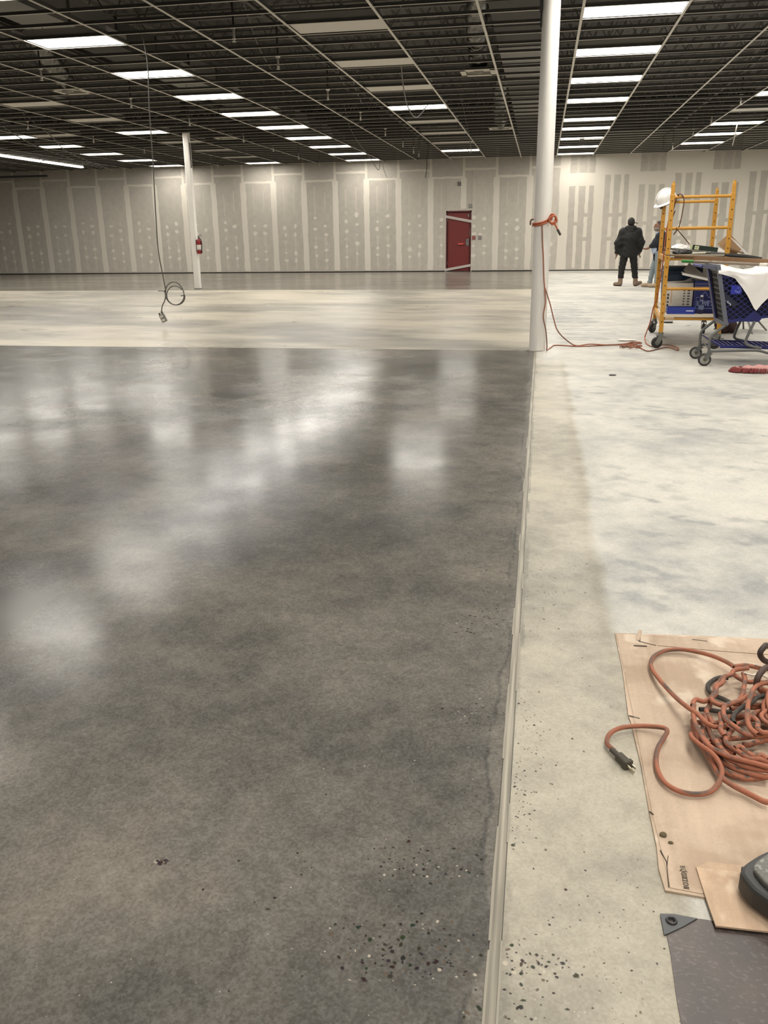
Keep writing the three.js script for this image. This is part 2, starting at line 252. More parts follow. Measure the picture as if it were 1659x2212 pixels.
{ // joint filler strips, slightly below the slab edges, with ragged overspill
  const jm = mat([255, 255, 255], 0.6, { map: tex(64, 1024, (u, v) => { const n = fbm(u * 4, v * 90, 3), e = sstep(0.0, 0.12, u) * sstep(1, 0.88, u), c = Math.exp(-Math.pow((u - 0.5) / 0.16, 2)), k = clamp(0.3 + 0.75 * n + 0.28 * c - 0.1) * e; return [lerp(86, 172, k), lerp(81, 164, k), lerp(72, 147, k)]; }) });
  const strip = (x0, x1, z0, z1) => B(x1 - x0, 0.1, z1 - z0, (x0 + x1) / 2, -0.0512, (z0 + z1) / 2);
  part(floor, 'joint_filler', strip(jl + 0.0006, jr - 0.0006, JZ1, ROOM.z1), jm, 'pale filler in the long floor joint');
  part(floor, 'joint_filler', strip(jl + 0.002, jr - 0.002, ROOM.z0, JZ1), jm);
  const jd = mat([70, 66, 60], 0.8);
  part(floor, 'joint_gap', strip(ROOM.x0, jl, JZ1 - jg, JZ1 + jg).translate(0, -0.006, 0), jd); part(floor, 'joint_gap', strip(ROOM.x0, jl, JZ2 - jg, JZ2 + jg).translate(0, -0.006, 0), jd);
  part(floor, 'ground', B(ROOM.x1 - ROOM.x0 + 1, 0.2, ROOM.z1 - ROOM.z0 + 1, (ROOM.x0 + ROOM.x1) / 2, -0.22, (ROOM.z0 + ROOM.z1) / 2), jd);
  const lip = mat([150, 143, 129], 0.7);            // smears of filler along both edges of the joint
  for (let i = 0; i < 20; i++) {
    const z0 = -0.9 - Math.pow(i / 20, 1.35) * 8.6, L = rr(0.12, 0.4), s = i % 2 ? 1 : -1, x = s > 0 ? jr : jl, P = [];
    for (let k = 0; k <= 5; k++) P.push([x - s * 0.003, z0 - L * k / 5]); for (let k = 5; k >= 0; k--) P.push([x + s * (0.0008 + 0.002 * rnd() * Math.sin(Math.PI * (k + 0.3) / 5.6)), z0 - L * k / 5]);
    part(floor, 'filler_smear', plate(P, 0.0012), lip);
  }
}

// ---------------------------------------------------------------- back wall: gypsum boards, joint compound, door
const gyp = tex(256, 256, (u, v) => { const n = fbm(u * 8, v * 8, 4), g = (noise(u * 256, v * 256) - 0.5) * 6; return [lerp(175, 191, n) + g, lerp(169, 184, n) + g, lerp(159, 172, n) + g]; });
const gypMats = [0.96, 1, 1.03].map((k) => new THREE.MeshStandardMaterial({ map: repeated(gyp, 1, 3), color: new THREE.Color(k, k, k), roughness: 0.9 }));
const mud = mat([212, 205, 192], 0.85), mudThin = mat([194, 187, 175], 0.88);
const back = struct('wall_back');
const dark = mat([38, 36, 33], 0.95);
const SEAMS = [-24.2, -23.0, -21.75, -20.53, -19.33, -18.17, -17.0, -15.81, -14.66, -13.49, -12.3, -11.13, -9.95, -8.78, -7.59, -6.42, -5.23, -4.05, -2.86, -1.69, -0.52, 0.68, 1.87, 3.04, 4.22, 5.43, 6.64, 7.85, 9.05, 10.25, 11.45];
const DOOR = { x0: -3.49, x1: -2.56, h: 2.12 };
function blob(w, h, n = 14, rough = 0.25, bow = 0) { // irregular flat patch of compound, extruded 3 mm
  const P = []; for (let i = 0; i < n; i++) { const a = i / n * 6.2832, k = 1 + (rnd() - 0.5) * rough; P.push(new THREE.Vector2(Math.sign(Math.cos(a)) * Math.pow(Math.abs(Math.cos(a)), bow || 1) * w / 2 * k, Math.sign(Math.sin(a)) * Math.pow(Math.abs(Math.sin(a)), bow || 1) * h / 2 * k)); }
  return new THREE.ExtrudeGeometry(new THREE.Shape(P), { depth: 0.003, bevelEnabled: false });
}
function swath(x0, x1, y0, y1, wob = 0.012) {       // hand-trowelled band with wavering edges
  const n = Math.max(5, Math.round((y1 - y0) / 0.22)), P = [];
  if (y1 - y0 > x1 - x0) { for (let i = 0; i <= n; i++) P.push(new THREE.Vector2(x0 + rr(-wob, wob), lerp(y0, y1, i / n))); for (let i = n; i >= 0; i--) P.push(new THREE.Vector2(x1 + rr(-wob, wob), lerp(y0, y1, i / n))); }
  else { for (let i = 0; i <= 6; i++) P.push(new THREE.Vector2(lerp(x0, x1, i / 6), y0 + rr(-wob, wob))); for (let i = 6; i >= 0; i--) P.push(new THREE.Vector2(lerp(x0, x1, i / 6), y1 + rr(-wob, wob))); }
  return new THREE.ExtrudeGeometry(new THREE.Shape(P), { depth: 0.002, bevelEnabled: false });
}
{
  const zf = WALLZ, TOP = 4.6, onWall = (g, m, name, lift = 0) => { const o = part(back, name, g, m); o.position.z = zf + 0.0005 + lift; return o; };
  part(back, 'wall_core', M([B(DOOR.x0 - ROOM.x0, ROOM.deck, 0.2, (DOOR.x0 + ROOM.x0) / 2, ROOM.deck / 2, zf - 0.12), B(ROOM.x1 - DOOR.x1, ROOM.deck, 0.2, (DOOR.x1 + ROOM.x1) / 2, ROOM.deck / 2, zf - 0.12), B(DOOR.x1 - DOOR.x0, ROOM.deck - DOOR.h, 0.2, (DOOR.x0 + DOOR.x1) / 2, (ROOM.deck + DOOR.h) / 2, zf - 0.12), B(DOOR.x1 - DOOR.x0, DOOR.h, 0.04, (DOOR.x0 + DOOR.x1) / 2, DOOR.h / 2, zf - 0.2)]), dark);
  const piece = (x0, x1, y0, y1) => { const g = B(x1 - x0 - 0.004, y1 - y0 - 0.004, 0.02, (x0 + x1) / 2, (y0 + y1) / 2, zf - 0.01); part(back, 'drywall_panel', g, gypMats[Math.floor(rnd() * 3)]); };
  const all = [ROOM.x0, ...SEAMS, ROOM.x1];
  for (let i = 0; i < all.length - 1; i++) {
    const a = all[i], b = all[i + 1], hj = i % 2 ? 3.5 : 3.24, right = a > 0.5;
    const lo = (x0, x1, y0 = 0.03) => x1 - x0 > 0.01 && piece(x0, x1, y0, right ? (i % 2 ? 3.62 : 3.2) : hj);
    if (b <= DOOR.x0 || a >= DOOR.x1) lo(a, b); else { lo(a, Math.min(b, DOOR.x0)); lo(Math.max(a, DOOR.x0), Math.min(b, DOOR.x1), DOOR.h); lo(Math.max(a, DOOR.x1), b); }
    piece(a, b, right ? (i % 2 ? 3.62 : 3.2) : hj, TOP);
    if (!right) {
      onWall(swath(a + 0.02, b - 0.02, hj - 0.035, hj + 0.035, 0.012), mud, 'joint_compound');
      const clear = a > DOOR.x0 - 0.3 && a < DOOR.x1 ? DOOR.h + 0.06 : 0.045 + rnd() * 0.03;
      onWall(swath(a - 0.105, a + 0.105, clear, 3.22 + rr(0, 0.05), 0.014), mud, 'joint_compound', 0.0005);
      onWall(swath(a - 0.045, a + 0.045, 3.2, 4.2, 0.008), mud, 'joint_compound', 0.001);
      for (const f of [0.33, 0.66]) {               // screw spots on the two inner studs
        const x = lerp(a, b, f); if (x > DOOR.x0 - 0.08 && x < DOOR.x1 + 0.08) continue;
        if (a > -14) onWall(swath(x - 0.022, x + 0.022, 2.1 + rr(-0.1, 0.2), 3.0 + rr(-0.2, 0.15), 0.008), mudThin, 'screw_compound');
        let y = rr(0.15, 0.3); const top = rr(1.85, 2.15); let k = 0;
        while (y < top) { const h = rr(0.08, 0.17); onWall(blob(rr(0.1, 0.17), h, 11, 0.5), k++ % 3 ? mud : mudThin, 'screw_compound', 0.0004).position.set(x + rr(-0.015, 0.015), y, zf + 0.0008); y += rr(0.24, 0.4); }
        onWall(swath(x - 0.028, x + 0.028, 0.12, rr(0.9, 1.5), 0.012), mudThin, 'screw_compound');
      }
    } else {
      const odd = i % 2, w = 0.17;
      onWall(swath(a - w, a + w, 0.045, 4.3, 0.013), mud, 'joint_compound', 0.0005);
      if (odd) onWall(swath(a + 0.05, b - 0.05, 3.2, 4.3, 0.015), mud, 'joint_compound', 0.001);
      else onWall(swath(a + 0.05, b - 0.05, 2.86, 3.28, 0.015), mud, 'joint_compound', 0.001);
      for (const f of [0.37, 0.66]) {
        const x = lerp(a, b, f), w2 = 0.06, tp = odd ? 3.25 : 2.9, md = 1.72 + rr(-0.2, 0.2), sp = rnd() < 0.5;
        onWall(swath(x - w2, x + w2, md + 0.06, tp, 0.011), mud, 'joint_compound'); onWall(swath(x - w2 + rr(-0.01, 0.01), x + w2, sp ? 1.15 : 0.1, md - 0.06, 0.011), mud, 'joint_compound'); if (sp) onWall(swath(x - w2, x + w2 + rr(-0.01, 0.01), 0.06, 1.02, 0.011), mud, 'joint_compound');
        if (!odd) onWall(swath(x - 0.05, x + 0.05, 3.26, 3.83, 0.015), mudThin, 'joint_compound');
      }
    }
  }
}
// red door held by two strips of board, with its frame and hardware
{
  const d = struct('door_1'); d.userData.label = 'dark red metal door with two pale strips across it'; d.position.set(DOOR.x0, 0, WALLZ);
  const W = DOOR.x1 - DOOR.x0, H = DOOR.h, red = mat([108, 30, 27], 0.45), redD = mat([78, 24, 22], 0.5), steel = mat([120, 120, 118], 0.35, { metalness: 0.7 }), tape = mat([186, 176, 168], 0.8);
  part(d, 'door_leaf', RB(W - 0.14, H - 0.1, 0.045, 0.004, W / 2, H / 2 - 0.03, -0.065), red);
  part(d, 'door_frame', M([B(0.055, H, 0.11, 0.0275, H / 2, -0.05), B(0.055, H, 0.11, W - 0.0275, H / 2, -0.05), B(W, 0.06, 0.11, W / 2, H - 0.03, -0.05)]), redD);
  part(d, 'corner_bead', M([B(0.02, H, 0.006, -0.008, H / 2, 0.002), B(0.02, H, 0.006, W + 0.008, H / 2, 0.002), B(W + 0.04, 0.02, 0.006, W / 2, H + 0.008, 0.002)]), mud);
  part(d, 'board_strip', bar([0, H - 0.2, 0.012], [W, H - 0.38, 0.012], 0.012, 0.09), tape); part(d, 'board_strip', bar([0, 0.06, 0.012], [W, 0.22, 0.012], 0.012, 0.085), tape);
  const lock = part(d, 'lock_case', RB(0.11, 0.24, 0.03, 0.008, W - 0.14, 1.02, -0.03), steel); part(lock, 'keyhole', CY(0.014, 0.014, 0.01, 0, 0, 0, 12).rotateX(Math.PI / 2).translate(W - 0.14, 1.07, -0.012), dark);
  part(d, 'lever_handle', M([rod([W - 0.16, 0.97, -0.01], [W - 0.28, 0.97, 0.02], 0.008), RB(0.2, 0.055, 0.02, 0.006, W - 0.38, 0.97, 0.02)]), mat([196, 76, 66], 0.4), 'bright red lever');
  part(d, 'latch_plate', B(0.012, 0.28, 0.012, W - 0.062, 1.36, 0.008), steel); part(d, 'hinge', CY(0.008, 0.008, 0.1, 0.062, 1.8, -0.03, 8), steel); part(d, 'hinge', CY(0.008, 0.008, 0.1, 0.062, 0.3, -0.03, 8), steel);
  part(d, 'closer_bracket', B(0.05, 0.09, 0.02, W - 0.11, H - 0.17, -0.03), steel); part(d, 'threshold', B(W, 0.02, 0.11, W / 2, 0.01, -0.05), dark);
  const boxAt = (x, y, w, col, label, cat, nm) => { const t = thing(nm, label, cat, [x, y, WALLZ]); part(t, 'back_box', RB(w, w * 1.1, 0.02, 0.003, 0, 0, 0.01), mat([120, 116, 110], 0.6)); part(t, 'cover', RB(w * 0.72, w * 0.8, 0.016, 0.004, 0, 0, 0.022), mat(col, 0.5)); };
  boxAt(DOOR.x1 + 0.09, 1.18, 0.13, [148, 66, 58], 'red alarm box mounted right next to the red door', 'alarm box', 'alarm_box');
  boxAt(DOOR.x1 + 0.31, 1.18, 0.12, [128, 126, 120], 'grey electrical box beside the red alarm box', 'electrical box', 'electrical_box');
  boxAt(-3.02, 3.02, 0.13, [96, 92, 86], 'small dark electrical box high above the red door', 'electrical box', 'electrical_box');
  boxAt(DOOR.x1 - 0.05, 2.27, 0.12, [140, 136, 128], 'small grey electrical box just over the door corner', 'electrical box', 'electrical_box');
  part(back, 'box_patch', blob(0.2, 0.1, 10, 0.4), mud).position.set(DOOR.x1 + 0.1, 1.32, WALLZ + 0.001); part(back, 'box_patch', blob(0.14, 0.1, 10, 0.4), mud).position.set(DOOR.x1 + 0.33, 1.3, WALLZ + 0.001);
}
// other walls (outside the picture) and roof deck
{
  const wm = mat([168, 163, 154], 0.9), T = 0.2, cz = (ROOM.z0 + ROOM.z1) / 2, cx = (ROOM.x0 + ROOM.x1) / 2, L = ROOM.z1 - ROOM.z0, W = ROOM.x1 - ROOM.x0;
  for (const [n, g] of [['wall_left', B(T, ROOM.deck, L + 0.8, ROOM.x0 - T / 2, ROOM.deck / 2, cz)], ['wall_right', B(T, ROOM.deck, L + 0.8, ROOM.x1 + T / 2, ROOM.deck / 2, cz)], ['wall_front', B(W + 0.4, ROOM.deck, T, cx, ROOM.deck / 2, ROOM.z1 + T / 2)]]) part(struct(n), 'wall_panel', g, wm);
  const ceil = struct('ceiling'), deckM = mat([94, 92, 88], 0.8), steelM = mat([97, 94, 90], 0.7);
  part(ceil, 'roof_slab', B(W + 0.8, 0.2, L + 0.8, cx, ROOM.deck + 0.18, cz), dark);
  // corrugated deck, ribs running along z
  const s = new THREE.Shape(); s.moveTo(0, 0.06); const nrib = Math.floor(W / 0.3); const pts = [];
  for (let i = 0; i < nrib; i++) { const x = i * 0.3; pts.push([x, 0.05], [x + 0.12, 0.05], [x + 0.15, 0], [x + 0.27, 0]); } pts.push([nrib * 0.3, 0.05]);
  s.moveTo(pts[0][0], pts[0][1]); for (const [a, b] of pts) s.lineTo(a, b); s.lineTo(nrib * 0.3, 0.07); s.lineTo(0, 0.07);
  part(ceil, 'roof_deck', new THREE.ExtrudeGeometry(s, { depth: L, bevelEnabled: false }).translate(ROOM.x0, ROOM.deck, ROOM.z0), deckM);
  const joist = (() => { const g = [B(W, 0.035, 0.09, cx, 5.68, 0), B(W, 0.035, 0.09, cx, 5.12, 0)]; const n = Math.floor(W / 0.62); for (let i = 0; i < n; i++) { const x = ROOM.x0 + i * 0.62; g.push(bar([x, 5.13, 0], [x + 0.31, 5.67, 0], 0.02, 0.02), bar([x + 0.31, 5.67, 0], [x + 0.62, 5.13, 0], 0.02, 0.02)); } return M(g); })();
  for (let z = -31.4; z < 0; z += 1.83) part(ceil, 'bar_joist', joist, steelM).position.z = z;
  for (const x of [-18.2, -9.02, -0.01, 9]) part(ceil, 'girder', M([B(0.2, 0.02, L, x, 5.1, cz), B(0.2, 0.02, L, x, 4.72, cz), B(0.014, 0.38, L, x, 4.91, cz)]), steelM);
}
// ducts in the roof space, sprinkler pipes
{
  const galv = mat([126, 124, 120], 0.5, { metalness: 0.35 }), foil = mat([120, 118, 114], 0.32, { metalness: 0.8 }), wrap = mat([74, 72, 68], 0.9);
  const duct = (name, label, x0, x1, y, h, z0, z1) => { const t = thing(name, label, 'air duct', [(x0 + x1) / 2, y, z1]); const w = x1 - x0; for (let z = 0; z > z0 - z1 + 0.1; z -= 1.5) { const L = Math.min(1.5, z - (z0 - z1)); part(t, 'duct_section', B(w, h, L - 0.03, 0, h / 2, z - L / 2), rnd() < 0.35 ? galv : wrap); part(t, 'duct_flange', M([B(w + 0.06, 0.03, 0.03, 0, 0, z - L), B(w + 0.06, 0.03, 0.03, 0, h, z - L), B(0.03, h, 0.03, -w / 2 - 0.015, h / 2, z - L), B(0.03, h, 0.03, w / 2 + 0.015, h / 2, z - L)]), wrap); } return t; };
  duct('air_duct', 'long dark rectangular air duct in the roof space beside the near white pillar', -0.86, -0.13, 4.25, 0.42, -31.5, -8.4);
  duct('air_duct', 'long dark rectangular air duct in the roof space near the far white column', -7.66, -6.98, 4.3, 0.4, -31.5, -7);
  const flex = (pts, label) => { const c = new THREE.CatmullRomCurve3(pts.map((p) => V3(...p))), g = new THREE.TubeGeometry(c, 50, 0.15, 14), p = g.attributes.position; for (let i = 0; i < p.count; i++) { const k = (Math.floor(i / 15) % 2 ? 1.06 : 0.95) + (rnd() - 0.5) * 0.32, q = c.getPoint(Math.floor(i / 15) / 50); p.setXYZ(i, q.x + (p.getX(i) - q.x) * k, q.y + (p.getY(i) - q.y) * k, q.z + (p.getZ(i) - q.z) * k); } g.computeVertexNormals(); single('flexible_duct', g, foil, label, 'flexible duct'); };
  flex([[-0.8, 4.5, -13.2], [-1.0, 4.5, -13.6], [-1.12, 4.35, -14.4], [-1.15, 4.1, -15.3], [-1.16, 3.92, -15.62]], 'crumpled silver foil duct leading to the near square vent');
  flex([[-0.8, 4.5, -19.6], [-1.0, 4.45, -20.4], [-1.1, 4.3, -21.6], [-1.14, 4.1, -22.8], [-1.15, 3.92, -23.4]], 'crumpled silver foil duct leading to the far square vent beside the pillar');
  flex([[-7.6, 4.55, -13.0], [-7.95, 4.6, -13.6], [-8.36, 4.3, -14.6], [-8.48, 3.92, -15.5]], 'crumpled silver foil duct over the unlit panels near the hanging cable');
  const pm = mat([66, 62, 58], 0.5, { metalness: 0.4 });
  for (const [x, lab] of [[ux(-10), 'near the far column'], [ux(-6.9), 'left of the hanging cable'], [ux(-3.66), 'above the middle row of panels'], [ux(2.87), 'above the right-hand rows of lights']]) {
    const t = thing('sprinkler_pipe', 'dark steel sprinkler pipe running to the back wall ' + lab, 'pipe', [x, 4.34, 0]); part(t, 'pipe', rod([0, 0, 2], [0, 0, WALLZ + 0.1], 0.03, 10), pm); for (const z of [-6, -12, -18, -24, -30]) part(t, 'coupling', rod([0, 0, z], [0, 0, z - 0.12], 0.042, 10), pm);
  }
}

// ---------------------------------------------------------------- suspended ceiling grid (no tiles): runners and cross tees
{
  const grid = thing('ceiling_grid', 'white metal suspended ceiling grid without tiles, open to the dark roof', 'ceiling grid', [0, CEIL, 0]);
  const tee = mat([205, 200, 190], 0.55), web = mat([74, 72, 68], 0.6), two = [tee, web], grp = (f, l) => mergeGeometries([M(f), M(l)], true);
  const U0 = -19, U1 = 9, V0 = -12, V1 = 34, zA = vz(V0), zB = WALLZ + 0.01;
  const runner = grp([B(0.034, 0.004, zA - zB, 0, 0.002, (zA + zB) / 2)], [B(0.003, 0.042, zA - zB, 0, 0.025, (zA + zB) / 2), B(0.012, 0.012, zA - zB, 0, 0.046, (zA + zB) / 2)]);
  for (let u = U0; u <= U1; u++) part(grid, 'main_runner', runner, two).position.x = ux(u);
  const len = 2 * CELL - 0.034, teeG = grp([B(len, 0.003, 0.024, 0, 0.0025, 0)], [B(len, 0.034, 0.003, 0, 0.02, 0), B(len, 0.009, 0.009, 0, 0.036, 0)]);
  const spots = [], v = V3(0, 0, 0);
  for (let u = U0; u < U1; u++) for (let k = V0; k <= V1 - 1; k++) {
    const x = ux(u + 0.5), z = vz(k); v.set(x, CEIL, z).project(camera); const inView = z < -0.5 && Math.abs(v.x) < 1.15 && Math.abs(v.y) < 1.05;
    spots.push([inView ? Math.hypot(x, z) : 500 + Math.abs(z), x, z]);
  }
  spots.sort((a, b) => a[0] - b[0]);
  spots.slice(0, 300).forEach(([, x, z]) => part(grid, 'cross_tee', teeG, two).position.set(x, 0, z));
  const inst = new THREE.InstancedMesh(teeG, two, spots.length - 300); inst.name = 'cross_tees_beyond'; inst.userData.kind = 'stuff'; const m4 = new THREE.Matrix4();
  spots.slice(300).forEach(([, x, z], i) => inst.setMatrixAt(i, m4.makeTranslation(x, 0, z))); grid.add(inst);
  const wires = []; for (let u = -14; u <= 6; u++) for (let k = -2; k <= 34; k += 4) wires.push(rod([ux(u), 0.04, vz(k + 0.5 * (u & 1))], [ux(u) + rr(-0.1, 0.1), 1.35, vz(k) + rr(-0.1, 0.1)], 0.0022, 4));
  part(grid, 'hanger_wires', M(wires), mat([110, 106, 100], 0.5)).userData.kind = 'stuff';
}

// ---------------------------------------------------------------- 2 x 4 ft ceiling lights, lit and unlit
const housingM = mat([150, 147, 140], 0.6), lensOff = mat([206, 202, 194], 0.6), lensOn = new THREE.MeshStandardMaterial({ color: 0xffffff, roughness: 0.5, emissive: LAMP_COLOR, emissiveIntensity: LAMP_GLOW });
const lensBox = [lensOff, lensOff, lensOff, lensOn, lensOff, lensOff];   // only the underside glows
const LW = 2 * CELL - 0.03, LD = CELL - 0.022;
function fixture(lit, name, label) {
  const t = thing(name, label, 'ceiling light');
  part(t, 'housing', M([B(LW, 0.004, LD, 0, 0.115, 0), B(LW, 0.1, 0.004, 0, 0.063, LD / 2), B(LW, 0.1, 0.004, 0, 0.063, -LD / 2), B(0.004, 0.1, LD, LW / 2, 0.063, 0), B(0.004, 0.1, LD, -LW / 2, 0.063, 0), B(0.5, 0.04, 0.14, 0.1, 0.137, 0)]), housingM);
  part(t, 'hanger_clip', M([rod([-LW * 0.3, 0.11, 0.2], [-LW * 0.3, 0.2, 0.2], 0.006, 5), rod([LW * 0.3, 0.11, 0.2], [LW * 0.3, 0.2, 0.2], 0.006, 5)]), housingM);
  part(t, 'lens', B(LW - 0.012, 0.004, LD - 0.012, 0, 0.012, 0), lit ? lensBox : lensOff);
  if (lit) { const l = new THREE.RectAreaLight(LAMP_COLOR, LAMP_RADIANCE, LW - 0.02, LD - 0.02); l.position.y = 0.0; l.rotation.x = -Math.PI / 2; l.name = 'lamp'; t.add(l); }
  return t;
}
let lit0 = null, off0 = null;
function putLight(u, v, lit, label, group) {
  const pos = [ux(u + 0.5), CEIL + 0.006, vz(v + 0.5)]; let o;
  if (lit) { if (!lit0) { lit0 = o = fixture(true, 'ceiling_light', ''); o.position.set(...pos); } else o = copyOf(lit0, pos); } else { if (!off0) { off0 = o = fixture(false, 'unlit_ceiling_light', ''); o.position.set(...pos); } else o = copyOf(off0, pos); }
  tag(o, label, 'ceiling light', group); return o;
}
const rowName = { '-12': 'row left of the far column', '-9': 'row leading to the far column', '-6': 'row crossed by the hanging cable', '-3': 'row ending above the red door', '0': 'row right of the near pillar', '3': 'row above the scaffold' };
const ORD = ['first', 'second', 'third', 'fourth', 'fifth', 'sixth', 'seventh', 'eighth', 'ninth', 'tenth', 'eleventh'];
const LIT = { '-12': [16, 20, 24, 28, 32], '-9': [16, 32], '-6': [-4, 0, 4, 8, 12, 16, 20, 24, 28, 32], '-3': [12, 28], '0': [0, 4, 8, 12, 17, 20, 24, 28, 32], '3': [12, 20, 24, 28] };
const OFF = { '-9': [8, 12, 20, 24, 28], '-3': [0, 4, 8, 16, 20, 24, 32], '3': [16, 32] };
const fromWall = (u, v) => ORD[[...(LIT[u] || []), ...(OFF[u] || [])].sort((a, b) => b - a).indexOf(v)];
for (const u of Object.keys(LIT)) for (const v of LIT[u]) if (!(u === '0' && v === 24)) { const o = putLight(+u, v, true, 'glowing ceiling panel, ' + fromWall(u, v) + ' from the back wall, ' + rowName[u], 'lit ceiling lights, ' + rowName[u]); if (v === 32) o.children.find((c) => c.isLight).intensity *= 0.45; }
for (const u of Object.keys(OFF)) for (const v of OFF[u]) putLight(+u, v, false, 'unlit ceiling panel, ' + fromWall(u, v) + ' from the back wall, ' + rowName[u], 'unlit ceiling lights, ' + rowName[u]);
// the same rows go on over and behind the photographer and to both sides
for (const [u, vs] of [[-18, [-12, -4, 4, 12, 20]], [-12, [-24, -16, -8, 0, 4, 8, 12]], [-6, [-28, -24, -20, -16, -12, -8]], [0, [-28, -24, -20, -16, -12, -8, -4]], [3, [-24, -16, -8]], [6, [-20, -12, -4, 4, 12, 20, 28]], [9, [-16, 0, 16]]])
  for (const v of vs) putLight(u, v, true, 'glowing ceiling light panel beyond the edge of the view', 'ceiling lights beyond the view');
{ // fixture whose lens has slipped: lit in two halves
  const t = fixture(true, 'ceiling_light', 'broken ceiling light glowing in two separate halves near the back wall'); t.position.set(ux(0.5), CEIL + 0.006, vz(24.5));
  const lens = t.children.find((c) => c.name === 'lens'); t.remove(lens);
  part(t, 'lens', B(LW * 0.44, 0.004, LD - 0.012, -LW * 0.27, 0.012, 0), lensBox); part(t, 'lens', B(LW * 0.44, 0.004, LD - 0.012, LW * 0.27, 0.03, 0).rotateZ(0.02), lensBox); part(t, 'ballast_cover', RB(0.14, 0.05, LD * 0.8, 0.01, 0, -0.012, 0), mat([90, 87, 82], 0.6));
}
{ // unlit panel off the rows, at the left
  putLight(-11, 16, false, 'single unlit cream panel next to the lit row left of the far column', 'lone unlit panel'); delete scene.children[scene.children.length - 1].userData.group;
}
// strip lights hung end to end, running towards the back wall
{
  for (const [va, vb, lab] of [[19.5, 26.2, 'long glowing strip light hung near the left edge, nearer one of two'], [26.4, 30.6, 'long glowing strip light hung near the left edge, the one closer to the back wall']]) {
    const L = (vb - va) * CELL, t = thing('strip_light', lab, 'strip light', [ux(-13.75), CEIL - 0.06, vz((va + vb) / 2)]);
    part(t, 'housing', B(0.11, 0.06, L - 0.02, 0, 0.06, 0), housingM); part(t, 'tube', B(0.13, 0.05, L - 0.06, 0, 0.01, 0), lensOn); for (const k of [-0.35, 0.35]) part(t, 'hanger', rod([0, 0.08, L * k], [0, ROOM.deck - CEIL + 0.06, L * k], 0.004, 5), housingM);
    const l = new THREE.RectAreaLight(LAMP_COLOR, LAMP_RADIANCE, 0.12, L - 0.08); l.position.y = -0.03; l.rotation.x = -Math.PI / 2; l.name = 'lamp'; t.add(l);
  }
  const t = thing('strip_light', 'dark unlit strip fixture hung in front of the back wall boards', 'strip light', [-19.9, 3.62, -31.6]); part(t, 'housing', B(2.6, 0.07, 0.12, 0, 0, 0), mat([70, 68, 64], 0.6)); part(t, 'tube', rod([-1.2, -0.05, 0], [1.2, -0.05, 0], 0.018, 10), mat([150, 147, 140], 0.4)); for (const k of [-1, 1]) part(t, 'hanger', rod([k, 0.03, 0], [k, ROOM.deck - 3.62, 0], 0.006, 5), mat([130, 128, 122], 0.4));
}
// square air vents
{
  const vm = mat([188, 182, 170], 0.55);
  for (const [u, v, lab] of [[-1.5, 6, 'square white air vent with curved louvres nearest the pillar'], [-1.5, 19, 'square white air vent left of the pillar, closer to the back wall'], [-7.5, 6, 'square cream air vent beside the row of unlit panels near the hanging cable'], [-7.5, 19, 'square cream air vent to the right of the far column top']]) {
    const t = thing('air_vent', lab, 'air vent', [ux(u) + CELL / 2, CEIL + 0.004, vz(v + 0.5)]), w = CELL - 0.03;
    part(t, 'frame', M([B(w, 0.006, 0.09, 0, 0, w / 2 - 0.045), B(w, 0.006, 0.09, 0, 0, -w / 2 + 0.045), B(0.09, 0.006, w, w / 2 - 0.045, 0, 0), B(0.09, 0.006, w, -w / 2 + 0.045, 0, 0)]), vm); part(t, 'backing', B(w - 0.16, 0.006, w - 0.16, 0, 0.05, 0), dark);
    for (let i = 0; i < 7; i++) { const g = B(w - 0.2, 0.004, 0.04, 0, 0, 0).rotateX(i < 3 ? 0.6 : i > 3 ? -0.6 : 0).translate(0, 0.016, (i - 3) * 0.055); part(t, 'louvre', g, vm); }
  }
}
// pendant sprinklers on drop pipes
{
  const chrome = mat([214, 210, 202], 0.3, { metalness: 0.5 }), black = mat([40, 38, 36], 0.6); let s0 = null;
  const groups = { a: [-3.66, 'fire sprinklers along the middle pipe', 'on the middle pipe'], b: [-6.9, 'fire sprinklers along the left pipe', 'on the pipe left of the hanging cable'], c: [2.87, 'fire sprinklers along the right pipe', 'on the pipe above the scaffold side'], d: [-10, 'fire sprinklers along the far-left pipe', 'on the pipe near the far column'] };
  for (const [k, vs] of [['a', [0.5, 3.75, 9, 14, 19.2, 24, 27.5, 29.5, 33.4]], ['b', [3.7, 8.9, 13.7, 19.8, 24.2, 28.8, 33.4]], ['c', [13.65, 18.87, 23.2, 29.5, 33.3]], ['d', [13, 18, 23, 28, 33]]]) vs.forEach((v, i) => {
    const pos = [ux(groups[k][0]), CEIL - 0.07, vz(v)], label = 'fire sprinkler, ' + ORD[vs.length - 1 - i] + ' from the back wall ' + groups[k][2];
    if (!s0) { s0 = thing('fire_sprinkler', label, 'sprinkler', pos, 0, groups[k][1]); part(s0, 'drop_pipe', rod([0, 0.14, 0], [0, 0.6, 0], 0.014, 8), black); part(s0, 'collar', CY(0.045, 0.03, 0.03, 0, 0.15, 0, 12), chrome); part(s0, 'nipple', M([CY(0.016, 0.016, 0.13, 0, 0.07, 0, 10), CY(0.022, 0.01, 0.03, 0, 0.0, 0, 10), CY(0.028, 0.028, 0.006, 0, -0.02, 0, 12)]), chrome); } else copyOf(s0, pos, label, groups[k][1]);
  });
}
